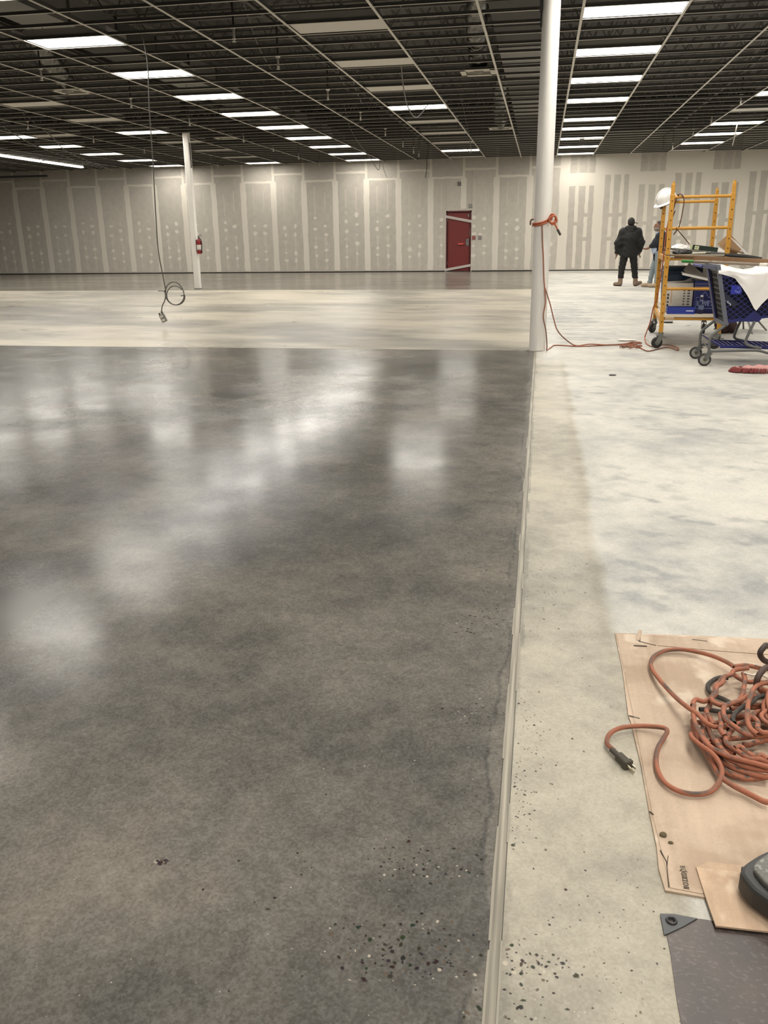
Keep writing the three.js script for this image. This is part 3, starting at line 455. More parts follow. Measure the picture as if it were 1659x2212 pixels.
// loose cables drooping from the roof space
{
  const grey = mat([104, 100, 94], 0.6), pale = mat([196, 190, 180], 0.6);
  const drop = (pts, r, m, label) => single('loose_cable', tube(pts, r, 40, 6), m, label, 'cable');
  drop([[ux(-2.05), 4.6, vz(3.2)], [ux(-2.2), 4.0, vz(5)], [ux(-2.38), 3.55, vz(8.5)], [ux(-2.36), 3.45, vz(10)], [ux(-2.3), 3.82, vz(12)]], 0.011, grey, 'grey cable drooping in a long curve to the lit panel above the red door row');
  drop([[ux(-2.1), 4.6, vz(20)], [ux(-2.05), 3.9, vz(23)], [ux(-2.1), 3.62, vz(25.4)], [ux(-2.3), 3.82, vz(27.6)]], 0.011, grey, 'short grey cable drooping over the last lit panel above the red door row');
  drop([[ux(-4.4), 4.4, vz(18)], [ux(-4.5), 4.0, vz(20)], [ux(-4.62), 3.5, vz(26)], [ux(-4.8), 3.4, vz(30)], [ux(-4.95), 3.84, vz(32)]], 0.012, grey, 'grey cable drooping to the end of the long lit row');
  drop([[ux(-3.4), 4.2, vz(7.8)], [ux(-3.3), 3.85, vz(9.2)], [ux(-2.95), 3.9, vz(8.8)], [ux(-3.05), 4.15, vz(8.4)], [ux(-3.25), 4.1, vz(9)], [ux(-3.33), 3.82, vz(11)]], 0.011, grey, 'looped grey cable caught in the grid among unlit panels');
  drop([[ux(-3.85), 4.7, vz(2)], [ux(-3.9), 4.1, vz(3.6)], [ux(-4.05), 3.84, vz(6.3)]], 0.01, grey, 'thin grey cable slanting down to a grid runner');
  drop([[ux(-10.9), 4.4, vz(12)], [ux(-10.7), 3.7, vz(14.5)], [ux(-10.65), 3.45, vz(17)], [ux(-10.4), 3.2, vz(20)]], 0.012, grey, 'dark cable hanging beside the lit row left of the far column');
  drop([[ux(-10.2), 4.3, vz(12.5)], [ux(-10.15), 3.75, vz(15)], [ux(-10.4), 3.5, vz(17)], [ux(-10.35), 3.3, vz(19)], [ux(-10.1), 3.12, vz(20)]], 0.012, grey, 'bent dark cable hanging over a lit panel left of the far column');
  drop([[ux(3.5), 4.1, vz(20)], [ux(3.55), 3.75, vz(21)], [ux(3.63), 3.6, vz(22)], [ux(3.7), 3.45, vz(23)]], 0.012, pale, 'white cable dangling between the lights above the scaffold');
  drop([[ux(2.2), 4.4, vz(3)], [ux(2.25), 4.0, vz(5)], [ux(2.3), 3.9, vz(7)], [ux(2.35), 4.2, vz(6)]], 0.01, grey, 'looped grey cable above the grid near the right edge');
  drop([[ux(-4.9), 3.84, vz(32)], [-5.6, 3.5, vz(32.5)], [-5.52, 3.25, vz(32.8)]], 0.008, grey, 'thin cord hanging below the last panel of the long lit row');
  drop([[-4.05, 4.5, vz(33)], [-4.08, 4.1, vz(33)], [-4.1, 3.9, vz(33)], [-4.12, 3.5, vz(33)], [-4.16, 3.22, vz(33)]], 0.012, dark, 'short dark pipe stub hanging against the back wall left of the red door');
  drop([[-19.4, 3.84, -28.5], [-19.35, 3.5, -28.5], [-19.1, 3.1, -28.6]], 0.012, pale, 'white cable hanging at the left end of the back wall');
}
// the tall cable that hangs to the floor with a tied coil and a junction box
{
  const t = thing('hanging_cable', 'grey armoured cable hanging from the ceiling with a tied coil and junction box', 'cable', [-5.45, 0, -12]), m = mat([92, 89, 83], 0.45, { metalness: 0.3 });
  part(t, 'cable', tube([[-0.0, 4.5, 0.25], [0.06, 4.0, 0.1], [0.08, 3.6, 0], [0.05, 3.0, 0], [0.03, 2.3, 0], [0.0, 1.6, 0], [-0.01, 1.1, 0], [0.03, 0.72, 0], [0.045, 0.55, 0], [0.02, 0.42, 0], [-0.03, 0.34, 0], [-0.05, 0.24, 0]], 0.0085, 120, 8), m);
  const loop = (cx, cy, r, z, ph) => { const P = []; for (let i = 0; i < 24; i++) { const a = i / 24 * 6.283; P.push([cx + Math.cos(a) * r, cy + Math.sin(a) * r * ph, z + 0.01 * Math.sin(a * 2)]); } return tube(P, 0.0075, 80, 7, true); };
  part(t, 'coil', M([loop(0.185, 0.52, 0.145, 0.01, 1.12), loop(0.19, 0.49, 0.14, -0.015, 0.96)]), m);
  part(t, 'zip_tie', M([rod([-0.07, 0.555, 0], [0.05, 0.555, 0.012], 0.005, 6), rod([0.03, 0.54, 0.01], [0.06, 0.57, 0.01], 0.009, 6)]), mat([28, 27, 25], 0.5)); part(t, 'zip_tie', M([rod([0.28, 0.485, 0.012], [0.335, 0.49, 0.012], 0.006, 6)]), mat([28, 27, 25], 0.5)); part(t, 'tape', rod([0.33, 0.5, 0], [0.315, 0.57, 0], 0.014, 8), mat([232, 228, 220], 0.6), 'white tape');
  const b = part(t, 'junction_box', RB(0.075, 0.115, 0.05, 0.004, 0, 0, 0), mat([118, 115, 108], 0.4, { metalness: 0.5 })); b.position.set(-0.03, 0.165, 0); b.rotation.z = 0.42;
  part(b, 'connector', M([CY(0.014, 0.014, 0.04, -0.025, 0.07, 0, 10), CY(0.016, 0.016, 0.04, 0.02, 0.075, 0, 10)]), m); part(b, 'outlet_face', M([RB(0.05, 0.04, 0.01, 0.004, 0, 0.028, 0.027), RB(0.05, 0.04, 0.01, 0.004, 0, -0.028, 0.027)]), mat([196, 190, 178], 0.5)); part(b, 'screw', M([CY(0.006, 0.006, 0.02, 0.045, 0.04, 0, 6), CY(0.006, 0.006, 0.02, 0.045, -0.01, 0, 6)]), mat([235, 232, 225], 0.3));
}

// ---------------------------------------------------------------- pillars
const pillarM = new THREE.MeshStandardMaterial({ roughness: 0.55, map: repeated(tex(128, 512, (u, v) => { const n = fbm(u * 6, v * 30, 4), s = fbm(u * 30, v * 4, 2); const k = 0.6 * n + 0.4 * s; return [lerp(212, 230, k), lerp(207, 225, k), lerp(200, 217, k)]; }), 1, 1) });
{
  const t = thing('pillar', 'white painted steel pillar with orange cord tied round it', 'pillar', [-0.01, 0, -9.98]);
  part(t, 'shaft', CY(0.092, 0.092, 5.7, 0, 2.85, 0, 40), pillarM); part(t, 'floor_ring', M([CY(0.1, 0.104, 0.006, -0.02, 0.003, 0.01, 24)]), mat([128, 122, 112], 0.8)); part(t, 'cable_clamp', M([B(0.03, 0.12, 0.04, -0.105, 3.5, 0.02), rod([-0.1, 3.3, 0.02], [-0.1, 4.2, 0.02], 0.008, 6)]), dark);
  const c = thing('pillar', 'slim white column far across the floor carrying a red extinguisher', 'pillar', [-9.02, 0, -22.1]);
  part(c, 'shaft', RB(0.15, 3.86, 0.15, 0.02, 0, 1.93, 0), pillarM); part(c, 'upper_shaft', B(0.14, 1.0, 0.14, 0, 4.3, 0), dark, 'dark top above the ceiling grid'); part(c, 'base_gap', B(0.16, 0.012, 0.16, 0, 0.006, 0), dark); part(c, 'conduit', rod([0.085, 3.0, 0.02], [0.085, 3.6, 0.02], 0.012, 8), dark);  // far column: white shaft, darker piece above the ceiling grid
}
{ // fire extinguisher on the far column
  const t = thing('fire_extinguisher', 'red fire extinguisher hanging on the slim far white column', 'extinguisher', [-8.87, 0.9, -22.03]), red = mat([128, 22, 24], 0.35), blk = mat([30, 28, 27], 0.5);
  part(t, 'cylinder', lathe([[0, 0], [0.06, 0.0], [0.066, 0.015], [0.066, 0.3], [0.055, 0.345], [0.022, 0.37], [0.022, 0.39], [0, 0.39]], 20), red); part(t, 'valve', M([CY(0.02, 0.022, 0.04, 0, 0.41, 0, 12), bar([-0.02, 0.43, 0], [0.09, 0.445, 0], 0.02, 0.01), bar([-0.02, 0.45, 0], [0.08, 0.48, 0], 0.02, 0.008)]), mat([96, 92, 88], 0.4)); part(t, 'hose', tube([[0.0, 0.41, 0.03], [0.07, 0.36, 0.04], [0.085, 0.25, 0.03], [0.075, 0.1, 0.03]], 0.012, 24, 8), blk); part(t, 'nozzle', CY(0.012, 0.018, 0.07, 0.073, 0.06, 0.03, 10), blk); part(t, 'label', CY(0.0672, 0.0672, 0.11, 0, 0.17, 0, 20, true), mat([206, 200, 190], 0.6), 'pale label band'); part(t, 'strap', CY(0.069, 0.069, 0.02, 0, 0.1, 0, 20, true), mat([150, 146, 140], 0.4)); part(t, 'bracket', B(0.02, 0.3, 0.06, -0.076, 0.2, -0.02), blk);
}

// ---------------------------------------------------------------- rolling scaffold and what lies on it
const SCO = V3(1.385, 0, -10.3), SCT = -0.0785;
const sc = (a, y, b) => { const v = V3(a, y, -b).applyAxisAngle(V3(0, 1, 0), SCT).add(SCO); return [v.x, v.y, v.z]; };
const yellow = mat([192, 138, 46], 0.45), castM = mat([120, 120, 114], 0.5, { metalness: 0.3 }), rubber = mat([42, 40, 37], 0.7);
const SW = 0.625, SL = 1.68;
{
  const t = thing('rolling_scaffold', 'yellow rolling steel scaffold loaded with building materials', 'scaffold', [SCO.x, 0, SCO.z], SCT);
  for (const [a, b] of [[0, 0], [SW, 0], [0, SL], [SW, SL]]) {
    const post = part(t, 'post', M([RB(0.048, 1.5, 0.048, 0.006, a, 0.92, -b), RB(0.04, 0.11, 0.04, 0.006, a, 1.72, -b), CY(0.012, 0.016, 0.03, a, 1.785, -b, 10)]), yellow);
    const holes = []; for (let y = 0.3; y < 1.62; y += 0.1) { holes.push(CY(0.007, 0.007, 0.004, 0, 0, 0, 8).rotateX(Math.PI / 2).translate(a, y, -b + 0.0245)); }
    part(post, 'pin_holes', M(holes), mat([60, 40, 20], 0.8));
    const turn = a === 0 && b === 0 ? 0.25 : b > 0 ? 0.9 + a : -0.5, c = part(t, 'caster_fork', M([CY(0.03, 0.03, 0.03, 0, 0.165, 0, 14), B(0.006, 0.1, 0.05, 0, 0.1, 0.024).rotateX(0), B(0.006, 0.1, 0.05, 0, 0.1, -0.024)].map((g) => g)), castM);
    c.geometry = M([CY(0.032, 0.032, 0.03, 0, 0.165, 0, 14), B(0.06, 0.012, 0.066, -0.01, 0.148, 0), bar([0, 0.148, 0.029], [-0.035, 0.063, 0.029], 0.006, 0.05, [1, 0, 0]), bar([0, 0.148, -0.029], [-0.035, 0.063, -0.029], 0.006, 0.05, [1, 0, 0]), rod([0.02, 0.13, 0], [0.07, 0.12, 0], 0.008, 6)]);
    c.position.set(a, 0, -b); c.rotation.y = turn;
    part(c, 'wheel', lathe([[0, -0.02], [0.05, -0.02], [0.06, -0.018], [0.064, -0.008], [0.064, 0.008], [0.06, 0.018], [0.05, 0.02], [0, 0.02]], 24).rotateX(Math.PI / 2).translate(-0.035, 0.064, 0), rubber); part(c, 'hub', CY(0.026, 0.026, 0.046, 0, 0, 0, 16).rotateX(Math.PI / 2).translate(-0.035, 0.064, 0), castM);
  }
  for (const b of [0, SL]) for (const y of [0.335, 0.665, 0.99, 1.315, 1.64]) part(t, 'rung', rod([0.02, y, -b], [SW - 0.02, y, -b], 0.0165, 12), yellow);
  for (const a of [0, SW]) for (const y of [0.3, 0.985]) part(t, 'side_rail', B(0.03, 0.06, SL, a, y, -SL / 2), yellow);
  part(t, 'platform', B(SW - 0.06, 0.022, SL + 0.1, SW / 2, 1.028, -SL / 2), mat([150, 140, 124], 0.8), 'worn grey plywood platform');
  part(t, 'lower_shelf', B(SW - 0.03, 0.03, SL + 0.06, SW / 2, 0.37, -SL / 2), mat([204, 192, 172], 0.8), 'pale wooden lower shelf');
  part(t, 'shelf_block', RB(0.1, 0.03, 0.08, 0.004, 0.08, 0.34, 0.02), mat([176, 150, 116], 0.8));
}
const inSc = (name, label, cat, a, y, b, turn = 0) => thing(name, label, cat, sc(a, y, b), SCT + turn);
const tote = mat([22, 44, 66], 0.5), blueM = mat([26, 42, 122], 0.5), whiteM = mat([226, 222, 216], 0.7), cardM = mat([170, 138, 104], 0.85), greyM = mat([168, 164, 158], 0.8), blackM = mat([34, 32, 30], 0.55);
{ // lower shelf
  let t = inSc('storage_tote', 'dark blue plastic storage tote at the back of the lower scaffold shelf', 'tote', 0.25, 0.386, 0.95);
  part(t, 'body', new THREE.CylinderGeometry(0.36, 0.32, 0.42, 4, 1).rotateY(Math.PI / 4).scale(0.93, 1, 1.3).translate(0, 0.21, 0), tote); part(t, 'rim', RB(0.5, 0.05, 0.68, 0.012, 0, 0.43, 0), tote); part(t, 'lid', RB(0.47, 0.04, 0.64, 0.012, 0, 0.47, 0), tote);
  const sackTex = textTex(512, 512, (x, w, h) => { x.fillStyle = '#cfc8bb'; x.fillRect(0, 0, w, h); x.fillStyle = '#3a3632'; x.font = 'bold 44px sans-serif'; x.save(); x.translate(60, 470); x.rotate(-Math.PI / 2); for (let i = 0; i < 5; i++) x.fillRect(i * 62, -34, 22 + (i * 17) % 26, 34); x.restore(); x.fillStyle = '#c0845a'; x.fillRect(100, 60, 12, 300); for (let i = 0; i < 6; i++) { x.fillStyle = '#4a4641'; x.fillRect(330, 120 + i * 48, 34, 20); x.fillRect(410, 120 + i * 48, 46, 22); } });
  t = inSc('printed_box', 'white cardboard box printed with black marks on the lower scaffold shelf', 'box', 0.183, 0.386, 0.34); part(t, 'body', RB(0.3, 0.33, 0.2, 0.012, 0, 0.165, 0), new THREE.MeshStandardMaterial({ map: sackTex, roughness: 0.8 })); part(t, 'flap', bar([-0.14, 0.33, -0.08], [0.14, 0.345, -0.06], 0.16, 0.006), whiteM); part(t, 'torn_flap', bar([0.06, 0.35, 0.02], [0.15, 0.385, 0.0], 0.08, 0.005), greyM);
  const trayTex = textTex(512, 128, (x, w, h) => { x.fillStyle = '#1c2f86'; x.fillRect(0, 0, w, h); x.fillStyle = '#e6e8f0'; x.font = 'bold 26px sans-serif'; for (let i = 0; i < 8; i++) x.fillRect(350 + i * 17, 58, 12, 15 + (i * 5) % 4); });
  t = inSc('cardboard_tray', 'shallow blue open tray on the lower scaffold shelf', 'tray', 0.2, 0.386, 0.09); part(t, 'front', B(0.3, 0.075, 0.006, 0, 0.0375, 0.08), new THREE.MeshStandardMaterial({ map: trayTex, roughness: 0.6 })); part(t, 'sides', M([B(0.3, 0.075, 0.006, 0, 0.0375, -0.08), B(0.006, 0.075, 0.16, -0.147, 0.0375, 0), B(0.006, 0.075, 0.16, 0.147, 0.0375, 0), B(0.3, 0.005, 0.16, 0, 0.003, 0)]), blueM); part(t, 'contents', B(0.28, 0.04, 0.14, 0, 0.03, 0), mat([92, 84, 76], 0.9));
  const lowTex = textTex(512, 512, (x, w, h) => { x.fillStyle = '#151f5a'; x.fillRect(0, 0, w, h); x.strokeStyle = '#8d94b8'; x.lineWidth = 7; x.beginPath(); x.moveTo(40, 430); x.lineTo(40, 250); x.lineTo(130, 250); x.lineTo(230, 160); x.lineTo(330, 250); x.lineTo(470, 250); x.lineTo(470, 430); x.closePath(); x.stroke(); x.fillStyle = '#8d94b8'; x.font = 'bold 112px sans-serif'; x.fillText("LOWE'S", 52, 385, 408); });
  t = inSc('moving_box', 'dark blue cardboard box with white house outline on the lower scaffold shelf', 'box', 0.46, 0.386, 0.24); part(t, 'body', RB(0.235, 0.35, 0.26, 0.004, 0, 0.175, 0), [blueM, blueM, blueM, blueM, new THREE.MeshStandardMaterial({ map: lowTex, roughness: 0.65 }), blueM]); part(t, 'tape_line', M([B(0.238, 0.006, 0.264, 0, 0.325, 0), B(0.238, 0.006, 0.264, 0, 0.3, 0)]), mat([120, 110, 120], 0.6));
  t = inSc('water_bottle', 'clear plastic water bottle standing in front of the dark blue box', 'bottle', 0.415, 0.386, 0.065); part(t, 'body', lathe([[0, 0], [0.03, 0], [0.033, 0.01], [0.033, 0.12], [0.03, 0.14], [0.013, 0.175], [0.013, 0.19], [0, 0.19]], 18), new THREE.MeshPhysicalMaterial({ color: 0xffffff, roughness: 0.08, transmission: 1, thickness: 0.02, ior: 1.33 })); part(t, 'cap', CY(0.015, 0.015, 0.016, 0, 0.197, 0, 14), whiteM); part(t, 'label', CY(0.0335, 0.0335, 0.05, 0, 0.075, 0, 18, true), mat([96, 108, 140], 0.5));
  t = inSc('foam_sheet', 'grey foam sheet leaning over the boxes on the lower scaffold shelf', 'sheet', 0.32, 0.77, 0.28); part(t, 'sheet', bar([-0.13, 0.06, 0.0], [0.27, -0.03, 0.02], 0.26, 0.018), greyM); part(t, 'edge_strip', bar([-0.13, 0.05, 0.135], [0.27, -0.04, 0.155], 0.01, 0.02), whiteM);
  t = inSc('foam_sheet', 'smaller pale board standing behind the grey foam sheet on the scaffold', 'sheet', 0.4, 0.72, 0.5); part(t, 'sheet', bar([-0.15, 0.17, 0.0], [0.05, 0.02, 0.05], 0.02, 0.1), greyM); part(t, 'second_sheet', B(0.2, 0.16, 0.012, 0.14, 0.11, 0), mat([178, 174, 168], 0.8));
}
function crumple(w, h, d, s) { const g = new THREE.SphereGeometry(0.5, 26, 18), p = g.attributes.position; for (let i = 0; i < p.count; i++) { const x = p.getX(i), y = p.getY(i), z = p.getZ(i), k = 0.75 + 0.5 * fbm(x * 5 + s, y * 5 + z * 4, 3) + 0.15 * Math.abs(Math.sin(9 * x + 7 * z + s)); p.setXYZ(i, x * w * k, Math.max(-0.4, y) * h * k, z * d * k); } const q = g.toNonIndexed(); q.computeVertexNormals(); return q; }
{ // platform
  const Y = 1.04; let t;
  t = single('plastic_sheet', crumple(0.2, 0.11, 0.24, 3), mat([224, 221, 216], 0.35), 'crumpled white plastic sheet on the scaffold platform', 'plastic sheet', sc(0.16, Y + 0.04, 0.45), 0);
  const lab = textTex(128, 128, (x, w, h) => { x.fillStyle = '#dfe6b4'; x.fillRect(0, 0, w, h); x.fillStyle = '#3c4a30'; x.font = 'bold 64px sans-serif'; x.fillText('LG', 18, 86); });
  t = inSc('long_carton', 'long dark green carton with a pale yellow label on the scaffold platform', 'carton', 0.41, Y + 0.05, 0.3); t.rotation.z = -0.13; part(t, 'body', RB(0.29, 0.062, 0.07, 0.004, 0, 0, 0), mat([22, 40, 30], 0.5)); part(t, 'label', B(0.048, 0.04, 0.002, -0.085, 0.002, 0.036), new THREE.MeshStandardMaterial({ map: lab, roughness: 0.6 })); part(t, 'end_tape', B(0.014, 0.064, 0.072, -0.139, 0, 0), mat([190, 198, 150], 0.6));
  t = inSc('paper_roll', 'white paper roll at the end of the dark green carton', 'roll', 0.575, Y + 0.025, 0.3); part(t, 'roll', rod([-0.05, 0.015, 0], [0.07, -0.01, 0.02], 0.03, 16), whiteM); part(t, 'loose_edge', bar([-0.06, -0.02, 0.04], [0.08, -0.028, 0.05], 0.1, 0.004), whiteM);
  t = inSc('metal_straightedge', 'long aluminium straightedge lying across the scaffold platform', 'straightedge', 0.27, Y + 0.025, 0.22); part(t, 'blade', bar([-0.3, 0.045, 0.06], [0.26, -0.01, 0.02], 0.09, 0.006), mat([176, 174, 170], 0.35, { metalness: 0.6 })); part(t, 'lip', bar([-0.3, 0.037, 0.105], [0.26, -0.018, 0.065], 0.006, 0.022), mat([120, 118, 114], 0.4, { metalness: 0.5 }));
  t = single('tool_pouch', crumple(0.2, 0.06, 0.1, 8), blackM, 'small black pouch under the aluminium straightedge', 'pouch', sc(0.16, Y + 0.016, 0.06), 0);
  t = inSc('paper_sheet', 'cream paper sheet under the black tube on the platform', 'paper', 0.33, Y + 0.006, 0.06); part(t, 'sheet', bar([-0.07, 0.002, 0.0], [0.12, 0.014, 0.0], 0.14, 0.003), mat([230, 224, 200], 0.7));
  t = inSc('rubber_tube', 'thick black tube resting across the scaffold platform', 'tube', 0.42, Y + 0.0, 0.02); part(t, 'tube', tube([[0, 0, 0], [0.2, -0.012, 0.03], [0.42, -0.035, 0.05], [0.56, -0.06, 0.06]], 0.022, 30, 14), blackM); part(t, 'end_collar', rod([-0.012, 0.0, 0], [0.02, -0.001, 0], 0.026, 16), blackM); part(t, 'tip', rod([0.5, -0.05, 0.055], [0.62, -0.085, 0.06], 0.02, 10, 0.004), blackM);
  t = inSc('cardboard_flaps', 'open cardboard packing piece sticking up from the scaffold platform', 'cardboard', 0.62, Y + 0.02, 0.26); part(t, 'upright_flap', bar([-0.02, 0.14, 0.0], [0.14, -0.02, 0.03], 0.012, 0.16, [0.5, 1, 0.2]), cardM); part(t, 'white_edge', bar([0.05, 0.16, 0.02], [0.24, -0.03, 0.06], 0.01, 0.02), whiteM); part(t, 'folded_flap', bar([0.05, 0.03, 0.06], [0.2, -0.02, 0.08], 0.08, 0.014), mat([120, 96, 70], 0.85));
}
{ // poles laid from the platform across the cart
  let t = thing('wooden_board', 'long brown wooden batten laid from the scaffold across the cart', 'board', [0, 0, 0]); part(t, 'batten', bar([1.43, 1.022, -10.0], [2.95, 0.948, -8.98], 0.05, 0.04), new THREE.MeshStandardMaterial({ roughness: 0.7, map: tex(64, 256, (u, v) => { const n = fbm(u * 8, v * 60, 3); return [lerp(104, 150, n), lerp(78, 114, n), lerp(52, 80, n)]; }) })); part(t, 'thin_batten', bar([1.33, 1.038, -10.02], [1.6, 1.024, -9.86], 0.03, 0.012), mat([112, 90, 62], 0.8)); 
  t = thing('extension_pole', 'metal extension pole with a green grip lying on the cart', 'pole', [0, 0, 0]); const a = [1.457, 0.985, -9.62], b = [2.14, 0.962, -9.02], m = (k) => [lerp(a[0], b[0], k), lerp(a[1], b[1], k), lerp(a[2], b[2], k)];
  part(t, 'grip', rod(m(-0.01), m(0.14), 0.016, 14), mat([36, 112, 44], 0.6)); part(t, 'outer_tube', rod(m(0.13), m(0.93), 0.0145, 14), mat([112, 99, 84], 0.45)); part(t, 'lock_collar', rod(m(0.93), m(1.02), 0.0155, 14), mat([206, 200, 190], 0.4)); part(t, 'inner_tube', rod(m(1.0), m(1.6), 0.009, 12), mat([70, 60, 52], 0.4));
}
{ // hard hat on the far left post
  const t = thing('hard_hat', 'white hard hat perched on a post of the yellow scaffold', 'hard hat', sc(-0.015, 1.70, SL + 0.0)); t.rotation.set(0.1, 0.3, 0.42); t.position.y = 1.65; t.position.x += 0.045;
  const w = mat([232, 229, 224], 0.35), P = []; for (let i = 0; i <= 12; i++) { const a = i / 12 * Math.PI / 2; P.push([0.118 * Math.cos(a), 0.02 + 0.135 * Math.sin(a)]); }
  part(t, 'shell', lathe([[0.112, 0.018], [0.118, 0.02], ...P.slice(1)], 32).scale(1.12, 1, 0.95), w); part(t, 'brim', lathe([[0.112, 0.02], [0.15, 0.004], [0.156, 0.0], [0.152, -0.006], [0.112, 0.008]], 36).scale(1.12, 1, 0.98), w);
  const ridge = []; for (let i = 0; i <= 10; i++) { const a = Math.PI * (0.15 + 0.7 * i / 10); ridge.push([0.132 * Math.cos(a), 0.022 + 0.136 * Math.sin(a), 0]); } part(t, 'ridge', tube(ridge, 0.012, 30, 8), w); part(t, 'headband', CY(0.1, 0.095, 0.04, 0, -0.005, 0, 24, true).scale(1.1, 1, 0.95), blackM); part(t, 'ratchet_knob', CY(0.02, 0.02, 0.025, 0, 0, 0, 12).rotateZ(Math.PI / 2).translate(-0.1, -0.03, 0.02), blackM);
}
const cordTex = tex(512, 32, (u, v) => { const n = fbm(u * 9, 3 + Math.cos(v * 6.283) * 1.1, 4), d = sstep(0.46, 0.74, n), g = (noise(u * 512, v * 32) - 0.5) * 20; return [lerp(216, 116, d) + g, lerp(134, 103, d) + g, lerp(100, 94, d) + g]; });
const cordM = mat([190, 190, 190], 0.75, { map: cordTex }), cordOrange = mat([176, 92, 58], 0.65), cordDark = mat([92, 62, 48], 0.7);
{
  const t = thing('scaffold_cord', 'orange power cord looped over the scaffold rungs', 'cord', [0, 0, 0]);
  part(t, 'main_run', tube([[1.436, 1.665, -10.29], [1.41, 1.58, -10.36], [1.4, 1.458, -10.5], [1.39, 1.334, -10.55], [1.385, 1.182, -10.6], [1.386, 0.978, -10.62], [1.378, 0.772, -10.66], [1.365, 0.562, -10.7], [1.34, 0.404, -10.8], [1.34, 0.243, -10.95], [1.33, 0.12, -11.1], [1.32, 0.03, -11.2], [1.3, 0.008, -11.0]], 0.007, 90, 7), cordOrange);
  part(t, 'loop', tube([[1.436, 1.665, -10.28], [1.47, 1.668, -10.27], [1.5, 1.62, -10.26], [1.5, 1.504, -10.26], [1.488, 1.381, -10.27], [1.478, 1.33, -10.28], [1.44, 1.25, -10.35]], 0.006, 50, 7), cordDark);
  part(t, 'slack', tube([[1.43, 1.5, -10.33], [1.4, 1.4, -10.36], [1.425, 1.6, -10.3], [1.45, 1.665, -10.28]], 0.006, 30, 7), cordDark); part(t, 'tail', tube([[1.45, 1.32, -10.27], [1.474, 1.295, -10.3], [1.579, 1.205, -10.45], [1.65, 1.14, -10.55]], 0.0055, 30, 7), cordDark);
}
// ---------------------------------------------------------------- cords round the near pillar and over the floor
{
  const t = thing('pillar_cord', 'orange extension cord tied round the white pillar and trailing over the floor', 'cord', [0, 0, 0]);
  const ring = []; for (let i = 0; i < 20; i++) { const a = i / 20 * 6.283; ring.push([-0.01 + 0.104 * Math.cos(a), 1.415 + 0.035 * Math.cos(a + 0.4) + 0.004 * Math.sin(a * 3), -9.98 + 0.104 * Math.sin(a)]); }
  part(t, 'wrap', M([tube(ring, 0.009, 70, 8, true), tube(ring.map(([x, y, z]) => [x * 1.0, y - 0.02, z]), 0.009, 70, 8, true)]), cordOrange);
  part(t, 'knot', M([tube([[0.05, 1.42, -9.885], [0.09, 1.48, -9.87], [0.13, 1.44, -9.89], [0.1, 1.37, -9.87], [0.06, 1.43, -9.86], [0.12, 1.46, -9.87], [0.14, 1.4, -9.88], [0.08, 1.39, -9.86]], 0.01, 60, 8), tube([[0.11, 1.4, -9.88], [0.15, 1.33, -9.88], [0.175, 1.28, -9.88]], 0.009, 16, 8)]), cordOrange); part(t, 'connector', rod([0.155, 1.32, -9.88], [0.19, 1.26, -9.875], 0.013, 10), mat([60, 52, 44], 0.6));
  part(t, 'hook_end', tube([[-0.11, 1.43, -9.95], [-0.135, 1.42, -9.93], [-0.14, 1.37, -9.93]], 0.009, 16, 8), cordDark);
  part(t, 'drop', tube([[-0.013, 1.39, -9.875], [0.0, 1.2, -9.872], [0.018, 1.01, -9.87], [0.032, 0.81, -9.87], [0.06, 0.56, -9.87], [0.045, 0.39, -9.87], [0.08, 0.235, -9.87], [0.1, 0.06, -9.88], [0.1, 0.012, -9.95], [0.15, 0.008, -10.2], [0.206, 0.008, -10.42], [0.47, 0.008, -10.34], [0.747, 0.008, -10.45], [0.99, 0.008, -10.55], [1.19, 0.008, -10.8], [1.23, 0.008, -10.72], [1.05, 0.008, -10.55]], 0.007, 140, 7), cordM);
  part(t, 'second_run', tube([[0.05, 0.7, -9.9], [0.08, 0.62, -9.89], [0.117, 0.514, -9.9], [0.16, 0.363, -9.95], [0.212, 0.22, -10.05], [0.34, 0.08, -10.22], [0.45, 0.012, -10.36], [0.6, 0.02, -10.45], [0.8, 0.02, -10.4], [1.0, 0.02, -10.5], [1.12, 0.02, -10.7]], 0.007, 100, 7), cordM);
  const ov = []; for (let i = 0; i < 16; i++) { const a = i / 16 * 6.283; ov.push([1.05 + 0.11 * Math.cos(a), 0.012 + 0.01 * (i & 1), -10.27 + 0.08 * Math.sin(a)]); } part(t, 'floor_coil', M([tube(ov, 0.007, 60, 7, true), tube(ov.map(([x, y, z]) => [x + 0.02, y + 0.014, z + 0.03]), 0.007, 60, 7, true)]), cordM);
  part(t, 'trail', tube([[1.12, 0.02, -10.24], [1.15, 0.01, -10.34], [1.19, 0.008, -10.05], [1.22, 0.008, -9.95], [1.32, 0.008, -10.1], [1.466, 0.008, -10.3], [1.52, 0.008, -10.24], [1.549, 0.008, -10.054], [1.58, 0.01, -10.2], [1.521, 0.014, -10.47], [1.42, 0.012, -10.5], [1.32, 0.008, -10.37], [1.28, 0.008, -10.6], [1.3, 0.008, -11.0]], 0.007, 120, 7), cordM);
}
single('paper_scrap', crumple(0.2, 0.02, 0.1, 5), mat([214, 208, 198], 0.7), 'crumpled white paper scrap beside the cord on the floor', 'paper', [1.08, 0.012, -10.98]);
{ const t = thing('white_block', 'small white foam block on the floor behind the scaffold', 'foam block', [1.88, 0, -13.3]); part(t, 'block', RB(0.13, 0.045, 0.1, 0.004, 0, 0.0425, 0), whiteM); part(t, 'underside', B(0.12, 0.02, 0.09, 0, 0.01, 0), blackM); }
for (const [x, z, l] of [[2.1, -12.9, 'tiny white debris chip on the floor behind the scaffold'], [0.7, -8.2, 'thin dark debris sliver on the dusty floor']]) single('debris_chip', crumple(0.06, 0.012, 0.03, x), x > 1 ? whiteM : blackM, l, 'debris', [x, 0.006, z]);

